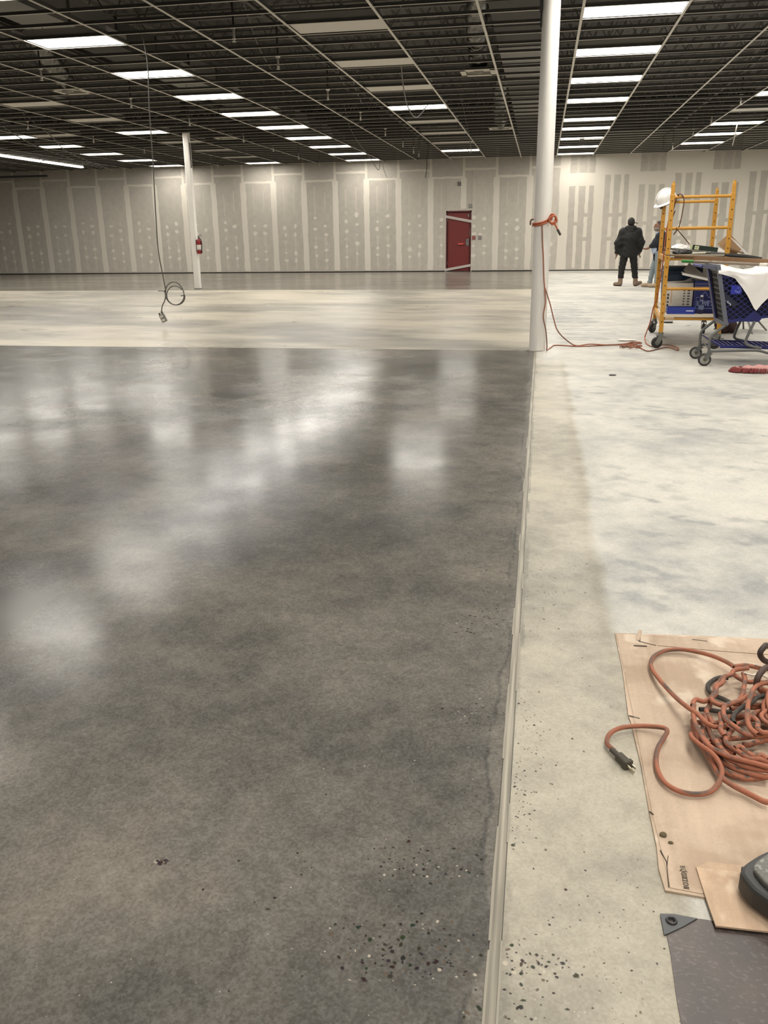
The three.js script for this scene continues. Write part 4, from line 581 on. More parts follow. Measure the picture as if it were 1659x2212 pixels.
// ---------------------------------------------------------------- shopping cart with a white sheet
{
  const t = thing('shopping_cart', 'blue plastic shopping cart with grey frame and white sheet draped over', 'shopping cart', [1.64, 0, -9.17]);
  const gm = mat([104, 104, 102], 0.45, { metalness: 0.35 }), bl = mat([24, 28, 92], 0.45), dk = mat([24, 26, 50], 0.5), Zs = [0.27, -0.27];
  for (const s of [1, -1]) {
    const z = s * 0.26;
    part(t, 'rear_leg', bent([[0.19, 0.42, z], [0.03, 0.285, z], [0.036, 0.11, z]], 0.0145), gm);
    part(t, 'front_support', bent([[0.43, 0.44, z], [0.355, 0.215, z], [0.52, 0.178, z]], 0.0135), gm);
    part(t, 'bottom_rail', bent([[0.036, 0.145, z], [0.5, 0.158, z], [0.62, 0.12, z * 0.9], [0.86, 0.13, z * 0.6]], 0.013), gm);
    for (const [x, zz] of [[0, z], [0.86, z * 0.6]]) {
      const f = part(t, 'caster_fork', M([CY(0.02, 0.022, 0.03, x + 0.036, 0.125, zz, 12), bar([x + 0.04, 0.12, zz + 0.02], [x, 0.063, zz + 0.02], 0.005, 0.04, [1, 0.5, 0]), bar([x + 0.04, 0.12, zz - 0.02], [x, 0.063, zz - 0.02], 0.005, 0.04, [1, 0.5, 0]), B(0.075, 0.01, 0.05, x + 0.03, 0.118, zz)]), gm);
      part(f, 'tyre', lathe([[0.046, -0.013], [0.058, -0.013], [0.063, -0.006], [0.063, 0.006], [0.058, 0.013], [0.046, 0.013]], 28).rotateX(Math.PI / 2).translate(x, 0.063, zz), rubber); part(f, 'wheel_disc', CY(0.047, 0.047, 0.018, 0, 0, 0, 24).rotateX(Math.PI / 2).translate(x, 0.063, zz), mat([150, 147, 140], 0.5)); part(f, 'axle', CY(0.012, 0.012, 0.054, 0, 0, 0, 12).rotateX(Math.PI / 2).translate(x, 0.063, zz), mat([90, 84, 72], 0.4, { metalness: 0.6 }));
    }
  }
  part(t, 'rear_cross_bar', rod([0.04, 0.2, -0.26], [0.04, 0.16, 0.26], 0.006, 8), gm);
  // basket: rim, corners, lattice sides
  const rearX = (y) => lerp(0.165, 0.035, (y - 0.415) / 0.54), frontX = (y) => lerp(0.86, 1.02, (y - 0.45) / 0.45), botY = (x) => 0.432 + 0.09 * clamp((x - 0.17) / 0.7), topY = 0.865, zAt = (s, y) => s * (0.235 + 0.045 * clamp((y - 0.43) / 0.43));
  const inside = (x, y) => x > rearX(y) + 0.02 && x < frontX(y) && y > botY(x) && y < topY;
  for (const s of [1, -1]) {
    const g = [];
    for (const dir of [1, -1]) for (let k = -0.6; k < 2.2; k += 0.05) { let a = null, last = null; for (let i = 0; i <= 240; i++) { const x = i / 240 * 1.05, y = dir > 0 ? x * 0.78 - k + 0.9 : -x * 0.78 + k - 0.1; if (inside(x, y)) { if (!a) a = [x, y]; last = [x, y]; } } if (a && last[0] - a[0] > 0.02) g.push(bar([a[0], a[1], zAt(s, a[1])], [last[0], last[1], zAt(s, last[1])], 0.008, 0.009, [0, 0, 1])); }
    const side = part(t, 'basket_side', M([...g, bar([0.06, topY, zAt(s, topY)], [1.03, topY + 0.02, zAt(s, topY)], 0.02, 0.035), bar([0.18, botY(0.18), zAt(s, 0.43)], [0.48, botY(0.48), zAt(s, 0.45)], 0.018, 0.03), bar([0.48, botY(0.48), zAt(s, 0.45)], [0.88, botY(0.88), zAt(s, 0.5)], 0.018, 0.022)]), bl);
    const tri = new THREE.Shape([new THREE.Vector2(0.3, 0.435), new THREE.Vector2(0.42, 0.545), new THREE.Vector2(0.5, 0.47), new THREE.Vector2(0.48, 0.445), new THREE.Vector2(0.47, 0.43)]); part(side, 'corner_gusset', new THREE.ExtrudeGeometry(tri, { depth: 0.012, bevelEnabled: false }).translate(0, 0, s > 0 ? 0.24 : -0.252), bl);
    const logo = textTex(256, 256, (x, w, h) => { x.fillStyle = '#20298f'; x.fillRect(0, 0, w, h); x.strokeStyle = '#9aa4dc'; x.lineWidth = 9; x.beginPath(); x.arc(185, 80, 26, 2.2, 6.6); x.arc(215, 150, 24, 4.6, 8.6); x.arc(175, 195, 22, 0.6, 4.4); x.arc(130, 165, 26, 1.2, 4.8); x.stroke(); });
    part(side, 'logo_plate', B(0.1, 0.085, 0.006, 0.225, 0.738, zAt(s, 0.74) + s * 0.008), [bl, bl, bl, bl, s > 0 ? new THREE.MeshStandardMaterial({ map: logo, roughness: 0.45 }) : bl, bl]);
    part(side, 'brand_mark', M([0, 1, 2, 3, 4].map((i) => B(0.006, i % 2 ? 0.016 : 0.022, 0.003, 0.135 + i * 0.013, 0.645 - i * 0.012, zAt(s, 0.64) + s * 0.009))), mat([206, 208, 224], 0.5)); part(side, 'brand_plate', bar([0.1, 0.7, zAt(s, 0.7) + s * 0.006], [0.24, 0.585, zAt(s, 0.6) + s * 0.006], 0.006, 0.05, [0.6, 0.7, 0]), dk);
  }
  for (const s of [1, -1]) { const sh = new THREE.Shape([new THREE.Vector2(rearX(0.44) + 0.03, 0.445), new THREE.Vector2(0.86, 0.53), new THREE.Vector2(1.0, 0.84), new THREE.Vector2(0.09, 0.84)]); part(t, 'basket_shade_sheet', new THREE.ExtrudeGeometry(sh, { depth: 0.004, bevelEnabled: false }).translate(0, 0, s > 0 ? 0.222 : -0.226), mat([17, 19, 46], 0.6), 'added dark navy sheet imitating the shade inside the basket'); }  // added dark sheets behind the lattice: the basket's inner shade put into colour
  part(t, 'basket_floor', M([...Array(9).keys()].map((i) => bar([0.18, botY(0.18) + 0.004, -0.22 + i * 0.055], [0.87, botY(0.87) + 0.004, -0.22 + i * 0.055], 0.012, 0.008)).concat([...Array(12).keys()].map((i) => { const x = 0.2 + i * 0.058; return bar([x, botY(x) + 0.004, -0.235], [x, botY(x) + 0.004, 0.235], 0.012, 0.008); }))), bl);
  part(t, 'basket_front', M([...Array(10).keys()].map((i) => bar([0.87, 0.5, -0.23 + i * 0.051], [1.02, 0.88, -0.26 + i * 0.058], 0.01, 0.01, [1, 0, 0])).concat([...Array(6).keys()].map((i) => { const y = 0.5 + i * 0.07; return bar([frontX(y), y, -0.25], [frontX(y), y, 0.25], 0.01, 0.01); }))), bl);
  // rear gate in its grey frame
  const fr = (y, z) => [rearX(y), y, z]; part(t, 'gate_frame', M([bar(fr(0.405, 0.265), fr(0.96, 0.285), 0.04, 0.035, [1, 0, 0]), bar(fr(0.405, -0.265), fr(0.96, -0.285), 0.04, 0.03, [1, 0, 0]), bar(fr(0.41, -0.27), fr(0.41, 0.27), 0.035, 0.04), bar(fr(0.945, -0.28), fr(0.945, 0.28), 0.035, 0.05)]), mat([92, 94, 104], 0.5));
  const gl = []; for (let i = 0; i <= 8; i++) gl.push(bar([rearX(0.43) + 0.012, 0.43, -0.22 + i * 0.055], [rearX(0.9) + 0.012, 0.9, -0.23 + i * 0.0575], 0.008, 0.014, [0, 0, 1])); for (let i = 0; i <= 9; i++) { const y = 0.44 + i * 0.05; gl.push(bar([rearX(y) + 0.012, y, -0.24], [rearX(y) + 0.012, y, 0.24], 0.008, 0.014)); }
  const gate = part(t, 'rear_gate', M(gl), mat([62, 62, 64], 0.5)); part(gate, 'child_seat_flap', bar([rearX(0.62) + 0.04, 0.62, 0.0], [rearX(0.86) + 0.05, 0.86, 0.0], 0.3, 0.01, [1, 0, 0]), dk); part(gate, 'side_channel', bar([rearX(0.43) - 0.012, 0.43, -0.2], [rearX(0.93) - 0.012, 0.93, -0.21], 0.06, 0.012, [1, 0, 0]), bl);
  part(t, 'handle', M([rod([-0.1, 0.955, -0.27], [-0.1, 0.955, 0.24], 0.014, 12)]), mat([38, 44, 110], 0.5)); for (const [z0, z1] of [[-0.27, -0.275], [0.24, 0.27]]) part(t, 'handle_bracket', bar([-0.1, 0.955, z0], [0.05, 0.94, z1], 0.02, 0.03), mat([84, 86, 100], 0.5));
  // bottom tray lattice
  const tray = []; for (let i = 0; i < 12; i++) { const z = -0.23 + i * 0.042; tray.push(tube([[0.05, 0.245, z], [0.12, 0.2, z], [0.3, 0.185, z], [0.84, 0.175, z * 0.75]], 0.006, 20, 5)); } for (let i = 0; i < 17; i++) { const x = 0.05 + i * 0.047, y = x < 0.13 ? lerp(0.247, 0.2, (x - 0.05) / 0.08) : x < 0.3 ? lerp(0.2, 0.187, (x - 0.13) / 0.17) : 0.185; tray.push(bar([x, y, -0.24], [x, y, 0.235], 0.01, 0.008)); }
  part(t, 'bottom_tray', M([...tray, bar([0.14, 0.19, 0.24], [0.84, 0.172, 0.18], 0.012, 0.03), bar([0.14, 0.19, -0.24], [0.84, 0.172, -0.18], 0.012, 0.03)]), bl);
}
{ // white sheet draped in and over the cart
  const NX = 48, NT = 40, P = [], I = [], drop = [[0.03, 0], [0.1, 0.02], [0.195, 0.03], [0.26, 0.1], [0.33, 0.19], [0.42, 0.33], [0.47, 0.26], [0.53, 0.2], [0.62, 0.26], [0.75, 0.33], [0.9, 0.27], [1.02, 0.3]];
  const at = (x) => { for (let i = 1; i < drop.length; i++) if (x <= drop[i][0]) return lerp(drop[i - 1][1], drop[i][1], (x - drop[i - 1][0]) / (drop[i][0] - drop[i - 1][0])); return 0.3; };
  for (let i = 0; i <= NX; i++) for (let j = 0; j <= NT; j++) {
    const x = lerp(0.035, 1.02, i / NX), w = j / NT, top = 0.925 + 0.03 * Math.exp(-Math.pow((x - 0.08) / 0.12, 2)) + 0.05 * sstep(0.42, 0.6, x) * (1 + 0.4 * Math.sin(x * 9)), n = fbm(x * 9, w * 6 + 3, 3) - 0.5;
    let y, z; const wt = 0.62; if (w < wt) { const k = w / wt; z = lerp(-0.28, 0.275, k); y = top + 0.012 * Math.sin(k * 9 + x * 12) + n * 0.045 - 0.03 * Math.sin(Math.PI * k) * sstep(0.1, 0.3, x) - 0.03 * sstep(0.9, 1, k); } else { const k = (w - wt) / (1 - wt); y = top - 0.03 - k * (at(x) + 0.03) + n * 0.02 * (1 - k); z = 0.298 + 0.022 * k * Math.sin(x * 26) * (1 - 0.3 * k) + n * 0.03 + 0.012; }
    P.push(x, y, z);
  }
  for (let i = 0; i < NX; i++) for (let j = 0; j < NT; j++) { const a = i * (NT + 1) + j; I.push(a, a + 1, a + NT + 1, a + 1, a + NT + 2, a + NT + 1); }
  const g = new THREE.BufferGeometry(); g.setAttribute('position', new THREE.Float32BufferAttribute(P, 3)); g.setAttribute('uv', new THREE.Float32BufferAttribute(new Float32Array(P.length / 3 * 2), 2)); g.setIndex(I); g.computeVertexNormals();
  single('drop_cloth', g, mat([226, 222, 218], 0.8, { side: THREE.DoubleSide }), 'white cloth draped over the blue shopping cart', 'cloth', [1.64, 0, -9.17]);
}
{ // red dust mop head
  const t = thing('dust_mop', 'pink and red dust mop head lying on the floor by the cart', 'mop', [2.2, 0, -8.52]);
  part(t, 'backing', nets((p) => Math.max(ell(p, [0, 0.028, 0], [0.36, 0.045, 0.07]), Math.abs(p[0]) - 0.33) + 0.006 * Math.sin(p[0] * 60), [-0.4, -0.02, -0.1], [0.4, 0.09, 0.1], 0.008), mat([192, 142, 136], 0.9));
  const yarn = [], ym = mat([120, 54, 52], 0.95); for (let i = 0; i < 210; i++) { const a = i / 210 * 6.283, ex = Math.cos(a), ez = Math.sin(a), x = Math.sign(ex) * Math.pow(Math.abs(ex), 0.55) * 0.34, z = ez * 0.058; yarn.push(tube([[x, 0.04, z], [x * 1.03 + ex * 0.02 + rr(-0.01, 0.01), 0.038, z + ez * 0.03], [x * 1.03 + ex * 0.04 + rr(-0.015, 0.015), 0.008, z + ez * rr(0.03, 0.055)]], rr(0.005, 0.008), 5, 5)); } part(t, 'yarn_fringe', M(yarn), ym, 'dark red yarn fringe').userData.kind = 'stuff';
}
{ // black seat and legs behind the cart
  const t = thing('folding_stool', 'low black padded stool half hidden behind the shopping cart', 'stool', [2.66, 0, -12.25]); part(t, 'seat', nets((p) => ell(p, [0, 0.24, 0], [0.23, 0.075, 0.2]), [-0.3, 0.1, -0.25], [0.3, 0.36, 0.25], 0.016), mat([36, 33, 30], 0.6)); for (const [x, z] of [[0.08, 0.4], [-0.3, -0.12], [0.1, -0.2], [0.36, -0.04]]) part(t, 'leg', rod([x * 0.4, 0.22, z * 0.4], [x, 0.0, z], 0.012, 8), mat([120, 116, 110], 0.4, { metalness: 0.4 }));
  single('work_bag', nets((p) => ell(p, [0, 0.09, 0], [0.15, 0.1, 0.12]) + 0.012 * Math.sin(p[0] * 40 + p[1] * 30), [-0.2, -0.03, -0.16], [0.2, 0.22, 0.16], 0.014), mat([52, 30, 28], 0.8), 'small dark reddish bag on the floor behind a scaffold wheel', 'bag', [2.43, 0, -11.95]);
}

// ---------------------------------------------------------------- foreground: cardboard, tarp, cord pile, tool
const cardTex = tex(512, 512, (u, v) => { const n = fbm(u * 5, v * 5, 5), f = fbm(u * 90, v * 8, 2), d = sstep(0.58, 0.74, fbm(u * 14 + 3, v * 10, 4)), g = (noise(u * 512, v * 512) - 0.5) * 12; const a = [lerp(164, 204, n) + (f - 0.5) * 14 + g, lerp(144, 181, n) + (f - 0.5) * 13 + g, lerp(124, 158, n) + (f - 0.5) * 12 + g]; const m = sstep(0.5, 0.72, fbm(u * 7 + 50, v * 9, 4)) * 0.4; a[0] = lerp(a[0], 148, m); a[1] = lerp(a[1], 124, m); a[2] = lerp(a[2], 102, m); return [lerp(a[0], 222, d * 0.55), lerp(a[1], 208, d * 0.55), lerp(a[2], 188, d * 0.55)]; });
const sheetM = new THREE.MeshStandardMaterial({ map: repeated(cardTex, 1.1, 1.1), roughness: 0.85 });
{
  const t = thing('cardboard_sheet', 'large flattened cardboard sheet under the orange cord pile', 'cardboard', [0, 0, 0]);
  const left = [[0.293, -2.649], [0.296, -2.4], [0.291, -2.2], [0.289, -2.128], [0.293, -2.1], [0.299, -1.9], [0.298, -1.717], [0.3, -1.6], [0.296, -1.53], [0.301, -1.467]];
  part(t, 'sheet', plate([...left, [0.38, -1.46], [0.42, -1.5], [1.5, -1.5], [1.5, -2.7], [0.782, -2.679], [0.55, -2.668]], 0.005), sheetM);
  part(t, 'liner', plate([[0.297, -2.642], [0.302, -2.2], [0.304, -1.7], [0.312, -1.475], [0.372, -1.468], [0.42, -1.51], [1.49, -1.51], [1.49, -2.69]], 0.0015).translate(0, 0.005, 0), new THREE.MeshStandardMaterial({ map: repeated(cardTex, 0.8, 0.8), roughness: 0.85 }));
  const dk = mat([58, 48, 40], 0.9), fl = (a, b, w) => bar([a[0], 0.0068, a[1]], [b[0], 0.0068, b[1]], w, 0.001);
  part(t, 'tear', M([fl([0.375, -2.655], [0.366, -2.593], 0.006), fl([0.366, -2.593], [0.416, -2.572], 0.004), fl([0.345, -2.56], [0.386, -2.561], 0.008), fl([0.29, -2.128], [0.318, -2.117], 0.003), fl([0.298, -1.715], [0.306, -1.704], 0.003), fl([0.537, -2.634], [0.583, -2.628], 0.003)]), dk);
  part(t, 'fold_line', M([fl([0.42, -2.572], [0.6, -2.562], 0.0022), fl([0.6, -2.562], [1.5, -2.55], 0.0022)]), mat([112, 88, 66], 0.9));
  part(t, 'curled_edge', M([bar([0.362, 0.007, -2.6], [0.374, 0.02, -2.65], 0.012, 0.003)]), sheetM);
  part(t, 'torn_corner', M([bar([0.314, 0.0068, -1.55], [0.309, 0.0068, -1.475], 0.0016, 0.001), bar([0.314, 0.0068, -1.55], [0.306, 0.0068, -1.585], 0.002, 0.001), bar([0.32, 0.0068, -1.57], [0.313, 0.0068, -1.535], 0.0014, 0.001)]), dk);
  part(t, 'dirt_clod', M([crumple(0.014, 0.008, 0.014, 2).translate(0.318, 0.009, -1.635), crumple(0.01, 0.005, 0.007, 6).translate(0.331, 0.008, -1.612)]), mat([96, 84, 60], 0.9));
  const tx = textTex(512, 128, (x, w, h) => { x.clearRect(0, 0, w, h); x.fillStyle = x.strokeStyle = '#574a3e'; x.lineWidth = 2; x.font = 'bold 104px sans-serif'; x.fillText('EQUATOR', 8, 102, 496); x.strokeText('EQUATOR', 8, 102, 496); x.fillStyle = '#dcc8ae'; x.globalAlpha = 0.8; for (let i = 0; i < 12; i++) x.fillRect(8 + (i * 37) % 110, 26 + (i * 23) % 80, 20, 4); });
  const pr = part(t, 'printed_word', new THREE.BoxGeometry(0.074, 0.0006, 0.018), new THREE.MeshStandardMaterial({ map: tx, roughness: 0.85, transparent: true })); pr.position.set(0.3445, 0.0069, -1.508); pr.rotation.y = -Math.PI / 2 - 0.03;
}
{
  const t = thing('cardboard_sheet', 'second cardboard piece overlapping the dark tarp', 'cardboard', [0, 0, 0]);
  part(t, 'sheet', plate([[0.376, -1.462], [0.372, -1.54], [0.4, -1.56], [1.4, -1.56], [1.4, -1.36], [0.478, -1.382], [0.382, -1.381]], 0.004).translate(0, 0.0068, 0), new THREE.MeshStandardMaterial({ map: repeated(cardTex, 1.3, 1.3), color: new THREE.Color(1.0, 0.93, 0.86), roughness: 0.8 }));
}
{
  const tm = new THREE.MeshStandardMaterial({ roughness: 0.42, map: repeated(tex(512, 512, (u, v) => { const n = fbm(u * 6, v * 6, 5), s = sstep(0.62, 0.72, fbm(u * 60 + v * 20, v * 120, 3)), g = (noise(u * 500, v * 500) - 0.5) * 12; return [lerp(50, 84, n) + g + s * 20, lerp(43, 71, n) + g + s * 20, lerp(40, 65, n) + g + s * 20]; }), 2, 2), bumpMap: floorBump, bumpScale: 0.004 });
  const t = thing('tarp', 'dark brown tarpaulin on the floor with a reinforced grey corner', 'tarp', [0, 0, 0]);
  const P = []; for (let i = 0; i <= 10; i++) P.push([0.288 + 0.002 * Math.sin(i * 2), lerp(-1.405, -0.4, i / 10)]); P.push([1.4, -0.4], [1.4, -1.4], [0.5, -1.4], [0.43, -1.398], [0.37, -1.403]);
  part(t, 'sheet', plate(P, 0.002), tm);
  const tri = new THREE.Shape([new THREE.Vector2(0.283, 1.402), new THREE.Vector2(0.31, 1.4055), new THREE.Vector2(0.352, 1.401), new THREE.Vector2(0.32, 1.374), new THREE.Vector2(0.284, 1.348)]); const ho = new THREE.Path(); ho.absarc(0.302, 1.386, 0.0055, 0, 6.283); tri.holes.push(ho);
  part(t, 'corner_patch', new THREE.ExtrudeGeometry(tri, { depth: 0.0025, bevelEnabled: false }).rotateX(-Math.PI / 2).translate(0, 0.002, 0), mat([70, 71, 72], 0.5), 'grey reinforced corner');
  part(t, 'grommet', new THREE.TorusGeometry(0.0085, 0.0026, 8, 28).rotateX(-Math.PI / 2).translate(0.302, 0.0055, -1.386), mat([36, 36, 37], 0.4));
}
{
  const t = thing('power_cord', 'tangled dusty orange extension cord piled on the cardboard', 'cord', [0, 0, 0]);
  const greyC = mat([190, 190, 190], 0.8, { map: tex(256, 32, (u, v) => { const n = fbm(u * 20, v * 2, 3); return [lerp(70, 112, n), lerp(64, 102, n), lerp(58, 94, n)]; }) });
  const tidy = (P) => P.map(([x, y, z]) => [x, y + 0.006, z]);
  const cord1 = [[0.235,0.008,-1.940],[0.220,0.010,-1.969],[0.227,0.016,-1.998],[0.252,0.016,-2.031],[0.290,0.014,-2.052],[0.337,0.018,-2.053],[0.372,0.026,-2.036],[0.376,0.026,-2.025],[0.363,0.018,-1.997],[0.349,0.014,-1.969],[0.337,0.013,-1.920],[0.334,0.012,-1.862],[0.345,0.012,-1.815],[0.371,0.012,-1.788],[0.408,0.012,-1.781],[0.444,0.013,-1.795],[0.470,0.020,-1.828],[0.480,0.030,-1.855],[0.476,0.040,-1.885],[0.464,0.045,-1.910],[0.443,0.045,-1.941],[0.430,0.040,-1.979],[0.433,0.030,-2.013]];
  const cord2 = [[0.619,0.030,-2.404],[0.604,0.030,-2.430],[0.569,0.026,-2.475],[0.530,0.020,-2.507],[0.488,0.016,-2.525],[0.439,0.014,-2.515],[0.400,0.014,-2.475],[0.382,0.016,-2.426],[0.379,0.020,-2.373],[0.388,0.026,-2.309],[0.411,0.034,-2.212],[0.429,0.045,-2.142],[0.444,0.055,-2.092],[0.458,0.055,-2.069],[0.472,0.055,-2.032],[0.491,0.050,-2.024],[0.526,0.045,-2.037]];
  const pile=[
[[0.616,0.030,-2.405],[0.656,0.030,-2.419],[0.696,0.030,-2.406],[0.715,0.030,-2.405]],
[[0.647,0.050,-2.365],[0.604,0.050,-2.344],[0.590,0.050,-2.316],[0.566,0.050,-2.298],[0.551,0.050,-2.271],[0.532,0.050,-2.237],[0.526,0.050,-2.212],[0.508,0.050,-2.170],[0.486,0.050,-2.150],[0.468,0.050,-2.157],[0.460,0.050,-2.146],[0.453,0.050,-2.123]],
[[0.562,0.060,-2.279],[0.550,0.060,-2.243],[0.532,0.060,-2.219],[0.522,0.060,-2.181],[0.505,0.060,-2.149],[0.507,0.060,-2.133],[0.524,0.060,-2.120],[0.536,0.060,-2.122],[0.561,0.060,-2.139],[0.584,0.060,-2.155],[0.600,0.060,-2.174],[0.626,0.060,-2.184]],
[[0.603,0.035,-2.349],[0.618,0.035,-2.322],[0.636,0.035,-2.308],[0.657,0.035,-2.311],[0.691,0.035,-2.309]],
[[0.594,0.014,-2.362],[0.570,0.014,-2.360],[0.540,0.014,-2.330],[0.527,0.014,-2.303],[0.527,0.014,-2.272],[0.539,0.014,-2.250],[0.562,0.014,-2.230],[0.573,0.014,-2.218],[0.597,0.014,-2.212]],
[[0.668,0.080,-2.232],[0.638,0.080,-2.211],[0.619,0.080,-2.184],[0.603,0.080,-2.146],[0.589,0.080,-2.109],[0.577,0.080,-2.062],[0.567,0.080,-2.016],[0.567,0.080,-1.976],[0.578,0.080,-1.953]],
[[0.530,0.070,-2.104],[0.520,0.070,-2.072],[0.518,0.070,-2.033],[0.528,0.070,-2.009],[0.544,0.070,-1.983],[0.561,0.070,-1.963],[0.583,0.070,-1.964],[0.609,0.070,-1.976]],
[[0.660,0.060,-2.189],[0.633,0.060,-2.179],[0.609,0.060,-2.149],[0.581,0.060,-2.120],[0.556,0.060,-2.088],[0.541,0.060,-2.053],[0.540,0.060,-2.032]],
[[0.525,0.045,-2.025],[0.545,0.045,-2.048],[0.577,0.045,-2.071],[0.602,0.045,-2.102],[0.617,0.045,-2.123],[0.640,0.045,-2.132],[0.649,0.045,-2.134]],
[[0.511,0.040,-2.181],[0.502,0.040,-2.147],[0.489,0.040,-2.120],[0.491,0.040,-2.083],[0.494,0.040,-2.048]],
[[0.515,0.060,-2.076],[0.507,0.060,-2.024],[0.500,0.060,-1.994],[0.505,0.060,-1.967]],
[[0.631,0.040,-2.348],[0.629,0.040,-2.315],[0.615,0.040,-2.264],[0.603,0.040,-2.222],[0.585,0.040,-2.183]],
[[0.583,0.085,-2.028],[0.589,0.085,-2.006],[0.582,0.085,-1.973],[0.589,0.085,-1.958],[0.603,0.085,-1.957]],
[[0.482,0.012,-2.172],[0.500,0.012,-2.174],[0.519,0.012,-2.171],[0.541,0.012,-2.168],[0.567,0.012,-2.172]],
[[0.500,0.028,-2.074],[0.524,0.028,-2.090],[0.555,0.028,-2.119],[0.586,0.028,-2.127],[0.651,0.028,-2.134]],
[[0.574,0.028,-2.185],[0.624,0.028,-2.193],[0.665,0.028,-2.193]],
[[0.563,0.020,-2.174],[0.608,0.020,-2.188],[0.641,0.020,-2.193],[0.667,0.020,-2.197]],
[[0.547,0.014,-2.119],[0.597,0.014,-2.136],[0.628,0.014,-2.135],[0.653,0.014,-2.136]],
[[0.661,0.030,-2.324],[0.668,0.030,-2.283],[0.683,0.030,-2.272]],
[[0.666,0.014,-2.318],[0.674,0.014,-2.288],[0.688,0.014,-2.283]],
[[0.457,0.050,-2.127],[0.448,0.050,-2.082],[0.445,0.050,-2.037],[0.448,0.050,-1.997],[0.453,0.050,-1.959],[0.463,0.050,-1.930],[0.481,0.050,-1.909],[0.499,0.050,-1.894],[0.525,0.050,-1.883],[0.552,0.050,-1.874],[0.585,0.050,-1.862]],
[[0.457,0.035,-2.063],[0.467,0.035,-2.064],[0.469,0.035,-2.050],[0.461,0.035,-2.017],[0.461,0.035,-1.989],[0.470,0.035,-1.960]],
[[0.483,0.036,-2.105],[0.479,0.036,-2.056],[0.481,0.036,-2.010],[0.485,0.036,-1.963],[0.493,0.036,-1.930],[0.503,0.036,-1.905],[0.527,0.036,-1.883],[0.553,0.036,-1.872],[0.588,0.036,-1.868]],
[[0.452,0.020,-2.098],[0.449,0.018,-2.068],[0.450,0.016,-2.025],[0.455,0.016,-1.986],[0.461,0.018,-1.949],[0.467,0.020,-1.905],[0.473,0.022,-1.865],[0.481,0.022,-1.839],[0.499,0.020,-1.818],[0.520,0.016,-1.806],[0.537,0.016,-1.791],[0.555,0.016,-1.775],[0.567,0.016,-1.770]],
[[0.477,0.024,-1.994],[0.490,0.024,-1.915],[0.502,0.024,-1.892],[0.527,0.024,-1.876],[0.552,0.024,-1.865],[0.587,0.024,-1.858]],
[[0.477,0.014,-1.939],[0.492,0.014,-1.889],[0.506,0.014,-1.872],[0.532,0.014,-1.861],[0.560,0.014,-1.863],[0.583,0.014,-1.872],[0.593,0.014,-1.878]],
[[0.483,0.050,-1.961],[0.485,0.050,-1.939],[0.494,0.050,-1.909],[0.501,0.050,-1.894]],
[[0.502,0.055,-2.003],[0.507,0.055,-1.973],[0.505,0.055,-1.943],[0.516,0.055,-1.923],[0.532,0.055,-1.902],[0.546,0.055,-1.884],[0.567,0.055,-1.885],[0.587,0.055,-1.875]],
[[0.500,0.040,-1.984],[0.500,0.040,-1.951],[0.506,0.040,-1.936],[0.519,0.040,-1.917]],
[[0.518,0.060,-1.916],[0.533,0.060,-1.924],[0.543,0.060,-1.904],[0.554,0.060,-1.890],[0.576,0.060,-1.894],[0.587,0.060,-1.878]],
[[0.513,0.030,-2.002],[0.546,0.030,-2.010],[0.571,0.030,-2.019],[0.628,0.030,-2.037]],
[[0.536,0.050,-2.022],[0.518,0.050,-1.988],[0.507,0.050,-1.964]],
[[0.499,0.030,-2.068],[0.516,0.030,-2.080],[0.543,0.030,-2.105],[0.554,0.030,-2.116]],
[[0.559,0.020,-1.999],[0.575,0.020,-1.999],[0.593,0.020,-2.013],[0.628,0.020,-2.032]]];
  part(t, 'plug_lead', tube(tidy(cord1), 0.0062, 200, 10), cordM); part(t, 'loop', tube(tidy(cord2), 0.0064, 160, 10), cordM);
  pile.forEach((p, i) => part(t, 'cable', tube(tidy(p), 0.0066, p.length * 9, 10), [4, 7, 13].includes(i) ? greyC : cordM));
  for (let k = 0; k < 16; k++) { const cx = rr(0.88, 0.96), cz = rr(-2.14, -2.02), rx = rr(0.14, 0.3), rz = rr(0.12, 0.2), ph = rr(0, 6), h = 0.013 + k * 0.0045, P = []; for (let i = 0; i < 26; i++) { const a = i / 26 * 6.283, w = 1 + 0.07 * Math.sin(3 * a + ph); P.push([cx + Math.cos(a) * rx * w, h + 0.006 * Math.sin(a * 2 + ph), cz + Math.sin(a) * rz * w]); } part(t, 'cable', tube(P, 0.0066, 120, 9, true), cordM); }
  part(t, 'dark_handle', tube([[0.76, 0.05, -2.44], [0.712, 0.1, -2.43], [0.69, 0.112, -2.393], [0.679, 0.1, -2.382], [0.687, 0.08, -2.387], [0.71, 0.06, -2.402], [0.76, 0.04, -2.42]], 0.0085, 50, 10), mat([58, 44, 38], 0.6), 'thick dark brown cord end'); part(t, 'dark_handle', tube([[0.73, 0.08, -2.3], [0.677, 0.105, -2.281], [0.65, 0.112, -2.241], [0.636, 0.1, -2.222], [0.635, 0.07, -2.22]], 0.0085, 40, 10), mat([70, 50, 42], 0.6));
  part(t, 'white_twist', M([tube([[0.63, 0.052, -2.339], [0.641, 0.056, -2.326], [0.65, 0.054, -2.324], [0.666, 0.056, -2.333], [0.68, 0.06, -2.312], [0.7, 0.055, -2.3]], 0.003, 40, 6), tube([[0.63, 0.056, -2.333], [0.65, 0.058, -2.318], [0.67, 0.06, -2.326]], 0.0026, 24, 6)]), mat([214, 206, 190], 0.6), 'pale twist of wire');
